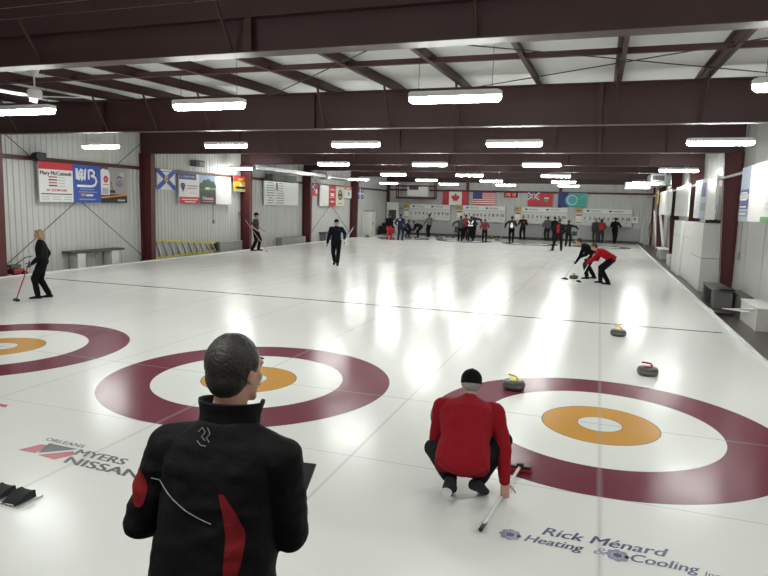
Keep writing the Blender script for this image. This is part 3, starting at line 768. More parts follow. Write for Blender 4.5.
# right duct with vent
rd = empty('air_duct', (2.6, 30.0, 3.95), 'galvanised duct with a square vent high on the right', 'duct')
mb = MB(); mb.box((0, 0, 0), (.75, 2.6, .62), GALV, bev=.02); mb.build('vent_box', rd)
mb = MB(); mb.box((-.95, .5, -.28), (1.2, 1.2, .38), GALV, bev=.02); mb.build('side_branch', rd)
mb = MB(); mb.box((0, -1.31, .08), (.56, .02, .26), BLACK)
for k in range(5): mb.box((0, -1.325, -.03+.055*k), (.56, .02, .012), GALV)
mb.build('grille', rd)
mb = MB(); mb.box((1.0, -.6, -.02), (1.5, .7, .5), GALV, bev=.02); mb.build('wall_branch', rd)

# right wall banners (hung between the columns' inner faces)
XRB = 2.87
def rb(y_far, y_near, zb, zt, fn, label):
    w = y_far-y_near; mb = MB(); board(mb, w, zt-zb, BOARD, .04); fn(mb, w, zt-zb)
    return sign('banner', 'right', (XRB, y_far, zb), mb, label, 'banner')
def f1(mb, w, h):
    mb.rect(0, 0, w*.24, h, .004, LBLU); mb.rect(0, h*.22, w*.24, h*.40, .008, NAVY); mb.rect(0, h*.40, w*.24, h*.50, .008, LG); mb.rect(0, h*.50, w*.24, h*.58, .008, NAVY); mb.rect(0, h*.08, w*.24, h*.18, .008, MG)
    for q in range(4): mb.rect(w*.03, h*(.12+.13*q), w*.2, h*(.14+.13*q), .012, WH)
    mb.rect(w*.55, 0, w, h*.09, .004, GRN); 
    for q in range(6): mb.rect(w*.62, h*(.2+.09*q), w*.95, h*(.225+.09*q), .004, paint((.5, .42, .55)))
rb(9.4, 5.6, 2.15, 3.34, f1, 'long banner nearest on the right wall, blue text panel then white')
def f2(mb, w, h):
    for q in range(8): mb.rect(w*.04, h*(.1+.1*q), w*.28, h*(.125+.1*q), .004, LBLU)
    mb.rect(w*.33, 0, w*.62, h, .004, LBLU); mb.rect(w*.36, h*.55, w*.58, h*.9, .008, NAVY); mb.rect(w*.36, h*.2, w*.6, h*.4, .008, MG)
rb(16.8, 12.75, 2.12, 3.36, f2, 'white and blue banner above the stacked foam blocks')
def f3(mb, w, h): mb.rect(w*.45, 0, w*.47, h, .004, LG)
rb(22.6, 18.3, 2.15, 3.34, f3, 'plain white banner behind the white and blue right banner')
rb(30.2, 24.3, 2.15, 3.34, f3, 'farthest plain white banner on the right wall')
mb = MB(); board(mb, .7, .78, YLW, .03); mb.rect(.2, .2, .5, .55, .005, RED)
sign('flag', 'right', (XRB-.05, 31.5, 2.70), mb, 'small yellow flag beside the farthest right banner', 'flag')

# ------------------------------------------------------------------ furniture and clutter
def bench(loc, ln, dp, ht, label, topm, legm, axis='y', rz=0, name='bench'):
    r_ = empty(name, loc, label, 'bench', rz)
    mb = MB(); mb.box((0, 0, ht-.035), (dp, ln, .07), topm, bev=.012); mb.build('seat', r_)
    for s in (-1, 1):
        mb = MB(); mb.box((0, s*ln*.32, (ht-.07)/2), (dp*.85, ln*.14, ht-.07), legm, bev=.01); mb.build('leg', r_)
    return r_
bench((-16.15, 9.75, -.05), 2.35, .42, .60, 'long dark-topped bench with two pale block legs against left wall', DGREY, OFFW)
bench((-16.15, 29.0, -.05), 1.9, .42, .56, 'dark-topped bench under the tall banners on the left wall', DGREY, GREY)
def crate(name, lo, hi, label, cat, m, lidm=None):
    c = [(a+b)/2 for a, b in zip(lo, hi)]; d = [b-a for a, b in zip(lo, hi)]
    r_ = empty(name, (c[0], c[1], lo[2]), label, cat)
    mb = MB(); mb.box((0, 0, d[2]*.46), (d[0], d[1], d[2]*.92), m, bev=.015); mb.build('body', r_)
    mb = MB(); mb.box((0, 0, d[2]*.96), (d[0]+.03, d[1]+.03, d[2]*.08), lidm or m, bev=.012); mb.build('lid', r_)
    return r_
STC = mat('grey_storage_box', (0.30, 0.30, 0.30), .6, vary=(3, .08))
crate('storage_box', (-16.33, 16.9, -.05), (-15.98, 18.7, .46), 'long grey storage box at the end of the yellow ladder', 'storage box', STC)
crate('storage_box', (-16.33, 22.6, -.05), (-15.95, 25.4, .40), 'grey storage box on the floor below the wide text board', 'storage box', STC)
# ladder on its side
ld = empty('stepladder', (-16.15, 12.75, -.02), 'yellow and aluminium ladder lying on its side against left wall', 'ladder')
def rail(mb, z0, z1, x): mb.add([(x-.02, 0, z0), (x+.02, 0, z0), (x+.02, 0, z0+.07), (x-.02, 0, z0+.07), (x-.02, 4.0, z1), (x+.02, 4.0, z1), (x+.02, 4.0, z1+.07), (x-.02, 4.0, z1+.07)],
        [(0, 3, 2, 1), (4, 5, 6, 7), (0, 1, 5, 4), (1, 2, 6, 5), (2, 3, 7, 6), (3, 0, 4, 7)], YEL)
for z0, z1 in ((.02, .08), (.72, .42)):
    mb = MB(); rail(mb, z0, z1, 0); mb.build('rail', ld)
for k in range(10):
    t = (k+.2)/10; y = 4.0*t; zt_ = .74-.30*t; zb_ = .05+.06*t
    mb = MB(); d = V((0, .32, 0)); a = V((0, y, zt_)); b_ = V((0, y+.30, zb_))
    ang = math.atan2(b_.y-a.y, -(b_.z-a.z)); mb.box((a+b_)/2, (.09, .05, (b_-a).length), ALU, M.Rotation(ang, 3, 'X')); mb.build('step', ld)
mb = MB(); mb.box((0, 4.06, .28), (.12, .18, .34), BLACK, bev=.03); mb.build('end_cap', ld)
# red machine by the first column
sc_ = empty('ice_scraper_machine', (-15.98, 6.55, -.05), 'small red machine with a green top beside the first column', 'machine')
mb = MB(); mb.box((0, 0, .17), (.30, .36, .16), paint((.28, .03, .03)), bev=.05); mb.build('motor_cover', sc_, True)
mb = MB(); mb.box((-.02, -.05, .32), (.24, .34, .09), paint((.06, .11, .06)), bev=.03); mb.build('top_cover', sc_, True)
for s in (-1, 1):
    mb = MB(); mb.lathe([(.02, -.03), (.09, -.03), (.09, .03), (.02, .03)], RUBBER, 16, c=(s*.18, .15, .09), R=M.Rotation(PI/2, 3, 'Y')); mb.build('wheel', sc_, True)
mb = MB(); mb.tube([(0, -.2, .25), (.1, .25, .55), (.1, .5, .58)], .015, BLACK); mb.build('handle', sc_, True)
# far left corner: locker, black machine, tall white cabinet
lk = empty('locker', (-16.05, 35.9, -.05), 'tall pale locker against the left wall near the far corner', 'locker')
mb = MB(); mb.box((0, 0, .9), (.6, 1.3, 1.8), OFFW, bev=.02); mb.build('cabinet_body', lk)
for s in (-1, 1):
    mb = MB(); mb.box((.31, s*.32, .9), (.02, .6, 1.7), OFFW, bev=.005); d = mb.build('door', lk)
    mb = MB(); mb.box((.33, s*.08, .95), (.02, .03, .18), MG); mb.build('handle', d)
mb = MB(); 
for k in range(5): mb.box((.02, -.5+.25*k, 1.86), (.4, .05, .08), GREY)
mb.build('top_rack', lk)
tr = empty('ice_resurfacer', (-15.55, 38.6, -.05), 'black wheeled machine parked by the far left corner', 'machine')
mb = MB(); mb.box((0, 0, .45), (1.0, 1.1, .55), BLACK, bev=.12); mb.build('body', tr, True)
mb = MB(); mb.box((0, .1, .85), (.7, .6, .25), BLACK, bev=.08); mb.build('hood', tr, True)
for s in (-1, 1):
    mb = MB(); mb.lathe([(.04, -.08), (.24, -.08), (.26, 0), (.24, .08), (.04, .08)], RUBBER, 18, c=(s*.45, -.45, .24), R=M.Rotation(PI/2, 3, 'Y')); mb.build('wheel', tr, True)
dr = empty('door', (-15.75, 40.6, -.05), 'white doorway unit with a dark glass panel in the far left corner', 'door'); dr.name = 'side_door'
mb = MB(); mb.box((0, 0, 1.25), (1.0, .2, 2.6), WHITE, bev=.02); mb.build('door_leaf', dr)
mb = MB(); mb.box((0, -.11, 1.55), (.62, .03, .8), DGREY); mb.build('glass_panel', dr)
mb = MB(); mb.box((.38, -.13, 1.0), (.04, .06, .16), ALU); mb.build('handle', dr)
mb = MB(); board(mb, .85, .75, paint((.42, .42, .42)), .04); mb.rect(.1, .5, .75, .56, .005, MG); mb.rect(.1, .3, .75, .34, .005, LG)
sign('notice_board', 'far', (-15.60, YF-.06, 1.5), mb, 'grey notice board right of the far left corner post', 'notice board')

# right side
FOAM = mat('white_foam_block', (0.66, 0.66, 0.64), .75, vary=(2.5, .07), bump=(9, .3, .01))
def foam(y0, y1, z0, z1, lb, x0=2.80, x1=3.37):
    mb = MB(); mb.b2((x0, y0+.01, z0), (x1, y1-.01, z1), FOAM, bev=.02)
    return tag(mb.build('foam_block'), lb, 'foam block', 'white blocks stacked by the right wall')
foam(13.8, 16.3, -.05, .95, 'white block at the near bottom of the right-hand stack')
foam(13.8, 16.3, .96, 2.0, 'white block at the near top of the right-hand stack')
foam(16.3, 18.6, -.05, 1.42, 'tall white block in the middle bottom of the stack', x0=2.83, x1=3.37)
foam(16.3, 18.6, 1.43, 1.98, 'flat white block in the middle top of the stack', x0=2.83, x1=3.37)
foam(18.6, 20.9, -.05, 1.42, 'tall white block at the far bottom of the stack', x0=2.73, x1=2.93)
foam(18.6, 20.9, 1.43, 1.98, 'flat white block at the far top of the stack', x0=2.73, x1=2.93)
mb = MB(); mb.box((3.15, 14.3, 2.05), (.5, .22, .09), DGREY, bev=.02); mb.box((3.1, 14.3, 2.105), (.2, .12, .04), GREY)
tag(mb.build('tool_tray'), 'small dark tray lying on top of the white block stack', 'tray')
gb = empty('bench', (2.90, 11.3, -.05), 'low grey bench beside the white block stack', 'bench')
STD = mat('dark_grey_box', (0.12, 0.12, 0.115), .6, vary=(3, .1))
mb = MB(); mb.box((0, 0, .43), (.44, 1.8, .06), STD, bev=.01); mb.build('seat', gb)
mb = MB(); mb.box((0, -.70, .2), (.42, .45, .40), STD, bev=.01); mb.build('end_box', gb)
mb = MB(); mb.box((0, .82, .2), (.42, .10, .40), STD, bev=.01); mb.build('leg', gb)
mb = MB(); mb.box((.06, -.75, .475), (.36, .5, .03), BLACK, bev=.01); mb.build('pad', gb)
crate('storage_box', (3.18, 9.6, -.05), (3.38, 11.0, .36), 'grey box between the low bench and the right wall', 'storage box', STD)
crate('storage_box', (2.98, 7.25, -.05), (3.38, 8.75, .43), 'white box by the right wall, second nearest', 'storage box', OFFW, OFFW)
crate('storage_box', (2.95, 4.6, -.05), (3.38, 5.75, .46), 'white box at the right edge, nearest the camera', 'storage box', OFFW, OFFW)
for k, (a, b_, lb) in enumerate((((2.84, 10.0, .0), (2.90, 7.5, .30), 'white pole lying beside the right boxes, left of the pair'), ((2.90, 9.9, .0), (2.93, 7.3, .40), 'white pole lying beside the right boxes, right of the pair'))):
    mb = MB(); mb.tube([a, b_], .016, WHITE, 8); tag(mb.build('pole', smooth=True), lb, 'pole')
st = empty('squeegee', (2.66, 9.4, -.045), 'grey squeegee frame on the wet floor by the poles', 'squeegee')
mb = MB(); mb.tube([(-.1, .7, .02), (-.1, -.3, .02), (.2, -.3, .02)], .014, ALU); mb.build('frame', st, True); mb = MB(); mb.box((.05, -.3, .03), (.4, .05, .07), RUBBER); mb.build('blade', st)
crate('storage_box', (2.85, 22.6, -.05), (3.36, 24.0, .42), 'small white box beyond the block stack', 'storage box', OFFW, OFFW)
bench((3.05, 28.2, -.05), 2.2, .5, .5, 'pale bench farther along the right wall', OFFW, OFFW)
mb = MB(); mb.box((3.13, 30.3, 1.05), (.05, .9, 2.2), WHITE, M.Rotation(-.16, 3, 'Y') @ M.Rotation(.1, 3, 'X'), bev=.01)
tag(mb.build('leaning_panel'), 'white panel leaning against the right wall behind the bench', 'panel')
mb = MB(); mb.box((3.13, 34.9, 1.15), (.05, .7, 2.4), WHITE, M.Rotation(-.12, 3, 'Y'), bev=.01)
tag(mb.build('leaning_panel'), 'white panel leaning near the far right column', 'panel')
bs = empty('fire_extinguisher', (3.28, 40.7, 1.0), 'brown and red hanging item at the far right corner post', 'extinguisher')
mb = MB(); mb.lathe([(.02, -.5), (.09, -.48), (.10, .3), (.05, .42), (.02, .45)], paint((.35, .18, .10)), 12); mb.build('cylinder', bs, True)
mb = MB(); mb.tube([(0, 0, .42), (-.05, -.03, .5), (-.12, -.05, .1)], .02, BLACK); mb.build('hose', bs, True)
mb = MB(); mb.box((0, 0, 0), (.05, .08, .22), GREY, bev=.01); mb.tube([(0, 0, .1), (0, 0, .9)], .01, GREY); tag(mb.build('wall_switch', T=M.Translation((XR-.03, 11.6, 1.2))), 'small dark fitting on the right wall above the white boxes', 'fitting')
# conduit drops on left wall
for y, z in ((16.9, 1.35), (19.0, 1.7)):
    mb = MB(); mb.tube([(XL+.07, y, z), (XL+.07, y, 3.3)], .012, MG, 6); mb.box((XL+.08, y, z), (.06, .1, .16), MG)
    tag(mb.build('pull_cord'), 'dark cord hanging on the left wall below the %s' % ('lettered property banner' if y < 18 else 'blank white panel'), 'cord')

# ------------------------------------------------------------------ curling stones
HY = mat('yellow_handle', (0.72, 0.58, 0.03), .35); HR = mat('red_handle', (0.30, 0.02, 0.03), .35)
HGREEN = mat('green_handle', (0.25, 0.42, 0.08), .35)
def make_stone(hm):
    r_ = empty('curling_stone', (0, 0, 0), '', 'curling stone')
    mb = MB(); s = []
    for k in range(15):
        a = -PI/2+PI*k/14; rr = .093+.05*max(0, math.cos(a))**.55; z = .058+.057*math.sin(a)
        s.append((rr if abs(a) < 1.5 else .09, z))
    mb.lathe([(.06, .0)]+[(.068, .001)]+s[1:-1]+[(.085, .1155), (.03, .1155)], GRANITE, 32); mb.build('granite_body', r_, True, 60)
    mb = MB(); mb.lathe([(.1425, .040), (.1442, .046), (.1446, .058), (.1442, .070), (.1425, .076)], BAND, 32); mb.build('striking_band', r_, True, 60)
    mb = MB(); mb.lathe([(.062, .113), (.065, .120), (.055, .127), (.02, .130)], hm, 20)
    mb.tube([(0, -.045, .125), (0, -.05, .150), (0, -.035, .168), (0, 0, .173), (0, .06, .176), (0, .085, .170)], [.016, .014, .013, .0135, .0135, .011], hm, 10)
    mb.build('handle', r_, True, 60)
    return r_
protos = {}
def stone(col, x, y, rz, lb, grp=None):
    hm = {'y': HY, 'r': HR, 'g': HGREEN}[col]
    if col not in protos: o = protos[col] = make_stone(hm)
    else: o = dup(protos[col])
    o.location = (x, y, 0.0); o.rotation_euler = (0, 0, rz); o['label'] = lb
    if grp: o['group'] = grp
    elif 'group' in o: del o['group']
    return o
stone('y', -1.05, .97, 1.1, 'yellow-handled curling stone on the maroon ring ahead of the crouching person')
stone('y', .32, 5.25, 1.3, 'yellow-handled curling stone just short of the dark hog line')
stone('r', .64, 2.45, 1.4, 'red-handled curling stone behind the nearest right-hand house')
stone('r', -.84, 14.85, .6, 'red-handled curling stone being swept by two bending people')
FAR = [('y', 641, 242, 'yellow-handled stone at the far right edge of the ice'), ('y', 491.5, 238.6, None), ('y', 497, 240.6, None), ('g', 487.5, 238.4, None),
       ('r', 437, 237.4, None), ('r', 441, 239, None), ('r', 447, 237.3, None), ('r', 453, 237.6, None), ('r', 382.5, 239.2, 'red-handled stone at the feet of the person in red trousers'), ('r', 393, 239.6, None),
       ('r', 410, 238.2, None), ('r', 415.5, 238.6, None), ('r', 438.5, 240.3, None), ('r', 532.5, 239.4, None), ('r', 538, 239.3, None), ('y', 575, 243.5, None), ('g', 501, 238.2, None), ('r', 529, 237.5, None), ('y', 605, 241.2, None), ('r', 367.5, 237.2, 'lone stone resting on the far ice near the left wall')]
def ground_at(u_, v_):
    d = f + r2*((u_-384)/F_PX) + u2*((288-v_)/F_PX); k = -CZ/d.z
    p = V((CX, CY, CZ))+k*d
    if p.y > 39.9:
        k = (39.9-CY)/d.y; p = V((CX, CY, CZ))+k*d; p.z = 0
    return p
names = {'y': 'yellow', 'r': 'red', 'g': 'green'}
where = ['below the striped flag', 'under the second scoreboard, nearest its player', 'beside the lone player in the dark red jacket', 'below the leftmost scoreboard', 'in front of the left scoreboard rail', 'near the foot of the maple leaf flag wall', 'left of the crowded middle group', '', 'between the red trousers and navy tracksuit', 'by the crouching person at far left', 'by the hands of the bending person', 'in front of the far left scoreboard gap', 'below the third scoreboard, left of two', 'below the third scoreboard, right of two', 'behind the red-sleeved standing pair', 'at the right end of the middle sheet stones', 'against the far bumper below the red ensign', 'under the rightmost scoreboard']
wi = iter([where[0], where[1], where[2], where[3], where[4], where[5], where[6], where[8], where[9], where[10], where[11], where[12], where[13], where[14], where[15], where[16], where[17]])
for c_, a, b_, lb in FAR:
    p = ground_at(a, b_)
    if lb is None: lb = '%s-handled curling stone %s' % (names[c_], next(wi))
    stone(c_, p.x, p.y, random.uniform(0, 6), lb, 'curling stones at the far end of the ice')
# ------------------------------------------------------------------ people
def ik(a, b, l1, l2, pole):
    d = b-a; L_ = d.length
    if L_ > (l1+l2)*.995: d = d.normalized()*(l1+l2)*.995; L_ = d.length; b = a+d
    if L_ < 1e-4: d = V((0, 0, -1)); L_ = 1e-3
    dn = d.normalized(); c = (l1*l1-l2*l2+L_*L_)/(2*L_); h_ = math.sqrt(max(l1*l1-c*c, 0))
    p = pole-pole.dot(dn)*dn
    if p.length < 1e-4: p = V((1, 0, 0))
    return a+dn*c+p.normalized()*h_, b
def lerp(a, b, t): return a+(b-a)*t

def hand(mb, w, d, n, s_, curl, m=None, sc_=1.0, side=1, r_k=1.0):
    """palm and five fingers: d fingers' direction, n palm normal, s_ towards the thumb"""
    d = d.normalized(); n = (n-n.dot(d)*d).normalized(); s_ = d.cross(n)*side
    q = sc_*.0098
    for k in range(4):
        a = w+s_*(.030-.020*k)*sc_*.9; mb.cap(w+d*.005*sc_+s_*(.018-.012*k)*sc_, .014*sc_*r_k, a+d*.085*sc_, .0115*sc_*r_k, m, 8)
    ln = (.074, .082, .076, .060)
    for k in range(4):
        base = w+s_*(.030-.020*k)*sc_*.95+d*.088*sc_; p = base; ang = curl*.5+.06*k
        rr = (.0095, .0098, .0093, .0085)[k]*sc_*r_k
        for j, fr in enumerate((.45, .32, .23)):
            dd = (d*math.cos(ang)+n*math.sin(ang)+s_*(.10-.07*k)*(1 if j == 0 else .5)).normalized()
            e = p+dd*ln[k]*fr*sc_; mb.cap(p, rr, e, rr*.9, m, 8); p = e; rr *= .92; ang += curl
    p = w+s_*.030*sc_+d*.022*sc_; dd = (s_*.75+d*.62+n*.25).normalized(); rr = .0125*sc_*r_k
    for j, l in enumerate((.042, .034, .026)):
        e = p+dd*l*sc_; mb.cap(p, rr, e, rr*.88, m, 8); p = e; rr *= .88; dd = (dd+d*.28+n*curl*.35).normalized()

def person(loc, rz, label, H=1.76, hip=None, off=(0, 0), lean=0.03, bend=1.0, side=0.0, twist=0.0,
           footL=(-.10, 0, 0), footR=(.10, 0, 0), toeL=.12, toeR=-.12, heelL=0.0, heelR=0.0,
           handL=None, handR=None, head=(0, 0), top=(.02, .02, .02), legs=(.015, .015, .017), shoe=(.02, .02, .02),
           hair=None, cap=None, style='short', sleeves='long', vox=.012, female=False, poleL=None, poleR=None,
           gloves=None, curl=.5, jacket_name='jacket', fatten=1.16, hem=-.06, wrinkle=.006, palmL=None, palmR=None, girth=1.1, topmat=None, legmat=None, skinm=None, collar=True, hipcover=False, flare=1.0, drop=0.0, shoe_s=1.0, kneeL=None, kneeR=None):
    g = H/1.76; z0 = loc[2] if len(loc) > 2 else 0.0
    root = empty('person', (loc[0], loc[1], z0), label, 'person', rz)
    hipz = hip if hip is not None else .925*g
    P = V((off[0], off[1], hipz))
    # spine
    pts = [P]; dirs = []; n = 6; seg = .50*g/n
    for i in range(n):
        a = lean*(1-(bend-1)*.6*(1-i/n)*1.0) if bend != 1.0 else lean
        a = lean*(1+(bend-1)*((i+.5)/n-.5)*2)
        d = V((math.sin(side), math.sin(a)*math.cos(side), math.cos(a)*math.cos(side))); dirs.append(d); pts.append(pts[-1]+d*seg)
    dirs.append(dirs[-1])
    def sp(t):
        x = max(0, min(t/seg/1.0, n)); i = int(min(x, n-1)); return lerp(pts[i], pts[i+1], x-i), dirs[i]
    def right(t, base=V((1, 0, 0))):
        tw = twist*min(1, max(0, t/(.4*g))); return V((math.cos(tw), math.sin(tw), 0))
    def cross_sec(t, rx, ry, dz=0.0):
        c, d = sp(t); rt = right(t); fw = d.cross(rt)*-1; fw = fw if fw.y > -2 else fw
        fwd = rt.cross(d)*-1
        fwd = d.cross(rt)
        if t < 0: c = P+dirs[0]*t
        return c, rt*rx, fwd*ry
    cN, dN = sp(.50*g); rt = right(.5*g); fwN = dN.cross(rt)
    cS, dS = sp(.425*g); shw = (.172 if female else .188)*g*girth**.5
    SL = cS-rt*shw-dS*drop; SR = cS+rt*shw-dS*drop
    if handL is None: handL = (-.24, .03, hipz-.14*g)
    if handR is None: handR = (.24, .03, hipz-.14*g)
    ua, fa = .295*g, .265*g
    pl = V(poleL) if poleL else V((-.4, -1, -.3)); pr = V(poleR) if poleR else V((.4, -1, -.3))
    EL, WL = ik(SL, V(handL), ua, fa, pl); ER, WR = ik(SR, V(handR), ua, fa, pr)
    # legs
    th, sh = .435*g, .425*g
    hw = .088*g
    HL = P+V((-hw, 0, -.03*g)); HR_ = P+V((hw, 0, -.03*g))
    AL = V((footL[0], footL[1], .085*g+footL[2]+heelL)); AR = V((footR[0], footR[1], .085*g+footR[2]+heelR))
    KL, AL = ik(HL, AL, th, sh, V(kneeL) if kneeL else V((-.15, 1, .2))); KR, AR = ik(HR_, AR, th, sh, V(kneeR) if kneeR else V((.15, 1, .2)))
    # head frame
    hy, hp = head; Rz = M.Rotation(hy+twist, 3, 'Z'); hd = Rz @ V((0, math.cos(hp), -math.sin(hp))); hu = Rz @ V((0, math.sin(hp), math.cos(hp))); hr = hd.cross(hu)
    k = g
    neckbase = cN; Hc = neckbase+(dN*.45+hu*.55).normalized()*.155*k+hd*.022*k
    RH = M((hr, hd, hu)).transposed()
    def hp_(x, y, z): return Hc+(hr*x+hd*y+hu*z)*k
    sk = skinm or SKIN
    # --- body, one continuous surface
    mb = MB()
    mb.ell(hp_(0, -.008, .025), (.074*k, .094*k, .094*k), sk, RH, 20, 12)
    mb.ell(hp_(0, .030, -.035), (.058*k, .062*k, .075*k), sk, RH, 16, 10)
    mb.cap(hp_(-.022, .062, -.088), .017*k, hp_(.022, .062, -.088), .017*k, sk)
    mb.cap(hp_(0, .086, .018), .010*k, hp_(0, .108, -.022), .013*k, sk, 8)
    for s in (-1, 1):
        mb.ell(hp_(s*.076, -.005, -.005), (.009*k, .020*k, .032*k), sk, RH, 10, 8)
        mb.cap(hp_(s*.012, .086, .030), .009*k, hp_(s*.045, .072, .030), .010*k, sk, 8)
        mb.cap(hp_(s*.045, .060, -.015), .016*k, hp_(s*.035, .070, -.03), .014*k, sk, 8)
    mb.cap(hp_(-.018, .086, -.050), .009*k, hp_(.018, .086, -.050), .009*k, sk, 8)
    mb.cap(neckbase-dN*.03*k, .062*k, hp_(0, -.012, -.06), .054*k, sk, 14)
    tor = [(-.03, .145, .10), (.06, .14, .10), (.16, .125, .088), (.28, .145, .10), (.38, .165, .098), (.45, .15, .085), (.49, .075, .06)]
    mb.loft([cross_sec(t*g, rx*g*girth**.5, ry*g*girth) for t, rx, ry in tor], sk)
    for S, E_, W_ in ((SL, EL, WL), (SR, ER, WR)):
        mb.cap(S, .052*g, E_, .038*g, sk); mb.cap(E_, .040*g, W_, .026*g, sk)
    for Hh, K, A in ((HL, KL, AL), (HR_, KR, AR)):
        mb.cap(Hh, .082*g, K, .052*g, sk); mb.cap(K, .054*g, A, .036*g, sk)
    for A, tz, hl in ((AL, toeL, heelL), (AR, toeR, heelR)):
        fd = V((-math.sin(tz), math.cos(tz), 0)); pit = math.asin(min(.9, hl/.17)) if hl else 0
        d = (fd*math.cos(pit)-V((0, 0, 1))*math.sin(pit)); upv = fd*math.sin(pit)+V((0, 0, 1))*math.cos(pit)
        mb.cap(A-upv*.05*g+d*.01, .022*g, A-upv*.055*g+d*.13*g, .020*g, sk)
    if gloves is None:
        for W_, E_, pn_, sd in ((WL, EL, palmL, 1), (WR, ER, palmR, -1)):
            d = (W_-E_).normalized(); nn = V(pn_) if pn_ else V((.7 if sd > 0 else -.7, .5, 0))
            hand(mb, W_, d, nn, None, curl, sk, g, side=-sd)
    me = remesh(mb, 'body', vox, sk, smooth=3 if vox > .007 else 6)
    bo = MB()
    me2 = me
    body = link('body', me2, root)
    # features set into the same mesh
    bm = bmesh.new(); bm.from_mesh(me2)
    ft = MB()
    for s in (-1, 1):
        ft.ell(hp_(s*.030, .0775, .016), (.012*k, .008*k, .008*k), EYEW, RH, 10, 6); ft.ell(hp_(s*.030, .083, .016), (.0065*k, .0045*k, .0065*k), EYE, RH, 8, 6)
        ft.cap(hp_(s*.016, .089, .040), .004*k, hp_(s*.045, .078, .042), .0035*k, hair or EYE, 6)
    ft.cap(hp_(-.022, .092, -.052), .0045*k, hp_(.022, .092, -.052), .0045*k, LIP, 6)
    base = len(me2.materials)
    fm = ft.mesh('feat'); 
    for q in ft.mats: me2.materials.append(q)
    n0 = len(bm.faces); bm.from_mesh(fm); bm.faces.ensure_lookup_table()
    for q in bm.faces[n0:]: q.material_index += base; q.smooth = True
    bm.to_mesh(me2); bm.free(); bpy.data.meshes.remove(fm)
    # --- trousers
    lm = legmat or cloth(legs)
    mb = MB(); fl = fatten
    mb.loft([cross_sec(-.09*g, .145*g*girth**.5, .105*g*girth), cross_sec(0, .165*g*girth**.5, .118*g*girth), cross_sec(.10*g, .150*g*girth**.5, .11*g*girth)], lm)
    for Hh, K, A in ((HL, KL, AL), (HR_, KR, AR)):
        mb.cap(Hh, .098*g*fl, K, .068*g*fl, lm); mb.cap(K, .068*g*fl, lerp(K, A, .92), .058*g*fl, lm)
        mb.cap(lerp(K, A, .85), .058*g*fl, lerp(K, A, 1.0), .052*g, lm)
    link('trousers', remesh(mb, 'trousers', vox*1.1, lm, 4, wr=(wrinkle, 7, loc[0])), root)
    # --- shoes
    sm_ = cloth(shoe); 
    for A, tz, hl in ((AL, toeL, heelL), (AR, toeR, heelR)):
        fd = V((-math.sin(tz), math.cos(tz), 0)); pit = math.asin(min(.92, hl/.19)) if hl else 0
        d = (fd*math.cos(pit)-V((0, 0, 1))*math.sin(pit)); upv = fd*math.sin(pit)+V((0, 0, 1))*math.cos(pit); rr = d.cross(upv)
        c = A-upv*.085*g
        mb = MB(); secs = []
        for y, w_, h0 in ((-.085, .024, .05), (-.07, .038, .075), (-.02, .042, .09), (.04, .043, .080), (.10, .050, .058), (.15, .050, .046), (.185, .036, .034), (.20, .018, .022)):
            cc = c+d*y*g*shoe_s+upv*(h0*.5)*g; secs.append((cc, rr*w_*g*shoe_s, upv*h0*.5*g*shoe_s**.5))
        mb.loft(secs, sm_, 14, 2.6); s_o = mb.build('shoe', root, True, 60)
    # --- jacket
    tm = topmat or cloth(top); mb = MB(); ft_ = fatten
    fem = 1.0
    js = [(hem, .172*flare, .125*flare), (.04, .168*flare, .125*flare), (.14, .158*flare, .118*flare), (.26, .168*flare**.5, .125), (.36, .188, .120), (.43, .160, .100), (.475, .105, .082), (.50, .078, .070)]
    mb.loft([cross_sec(t*g, rx*g*girth**.6, ry*g*girth) for t, rx, ry in js], tm, 28, 2.3)
    for S, E_, W_ in ((SL, EL, WL), (SR, ER, WR)):
        mb.cap(lerp(S, cN, .72)-dN*.035*g, .060*g, S, .066*g*ft_, tm)
        if sleeves == 'long':
            mb.cap(S, .066*g*ft_, E_, .056*g*ft_, tm); mb.cap(E_, .056*g*ft_, lerp(E_, W_, .94), .041*g*ft_, tm)
        else:
            mb.cap(S, .066*g, lerp(S, E_, .62), .060*g, tm)
    if hipcover: mb.ell(P+V((0, -.035, .0)), (.215*g, .185*g, .125*g), tm)
    jk = link(jacket_name, remesh(mb, jacket_name, vox*1.05, tm, 4, wr=(wrinkle, 6, loc[1])), root)
    if collar:
        mb = MB(); rs = []
        for zz, rr_, o_ in ((.475, .082, 0), (.535, .070, .012), (.54, .062, .012), (.485, .066, 0)):
            c = pts[0]*0+cN+dN*(zz-.5)*g+fwN*o_*g
            rs.append([c+rt*rr_*g*math.cos(t)+fwN*rr_*g*.95*math.sin(t)+dN*(.012*g*math.sin(t) if zz > .5 else 0)*-1 for t in [2*PI*j/20 for j in range(20)]])
        mb.rings(rs+[rs[0]], tm, caps=False); mb.build('collar', root, True, 70)
    # --- gloves
    if gloves:
        gm = cloth(gloves)
        for W_, E_, pn_, sd in ((WL, EL, palmL, 1), (WR, ER, palmR, -1)):
            d = (W_-E_).normalized(); nn = V(pn_) if pn_ else V((.7 if sd > 0 else -.7, .5, 0)); mb = MB()
            hand(mb, W_, d, nn, None, curl, gm, g, side=-sd, r_k=1.2); mb.cap(W_-d*.04, .034*g, W_, .030*g, gm)
            link('glove', remesh(mb, 'glove', .008, gm, 2), root)
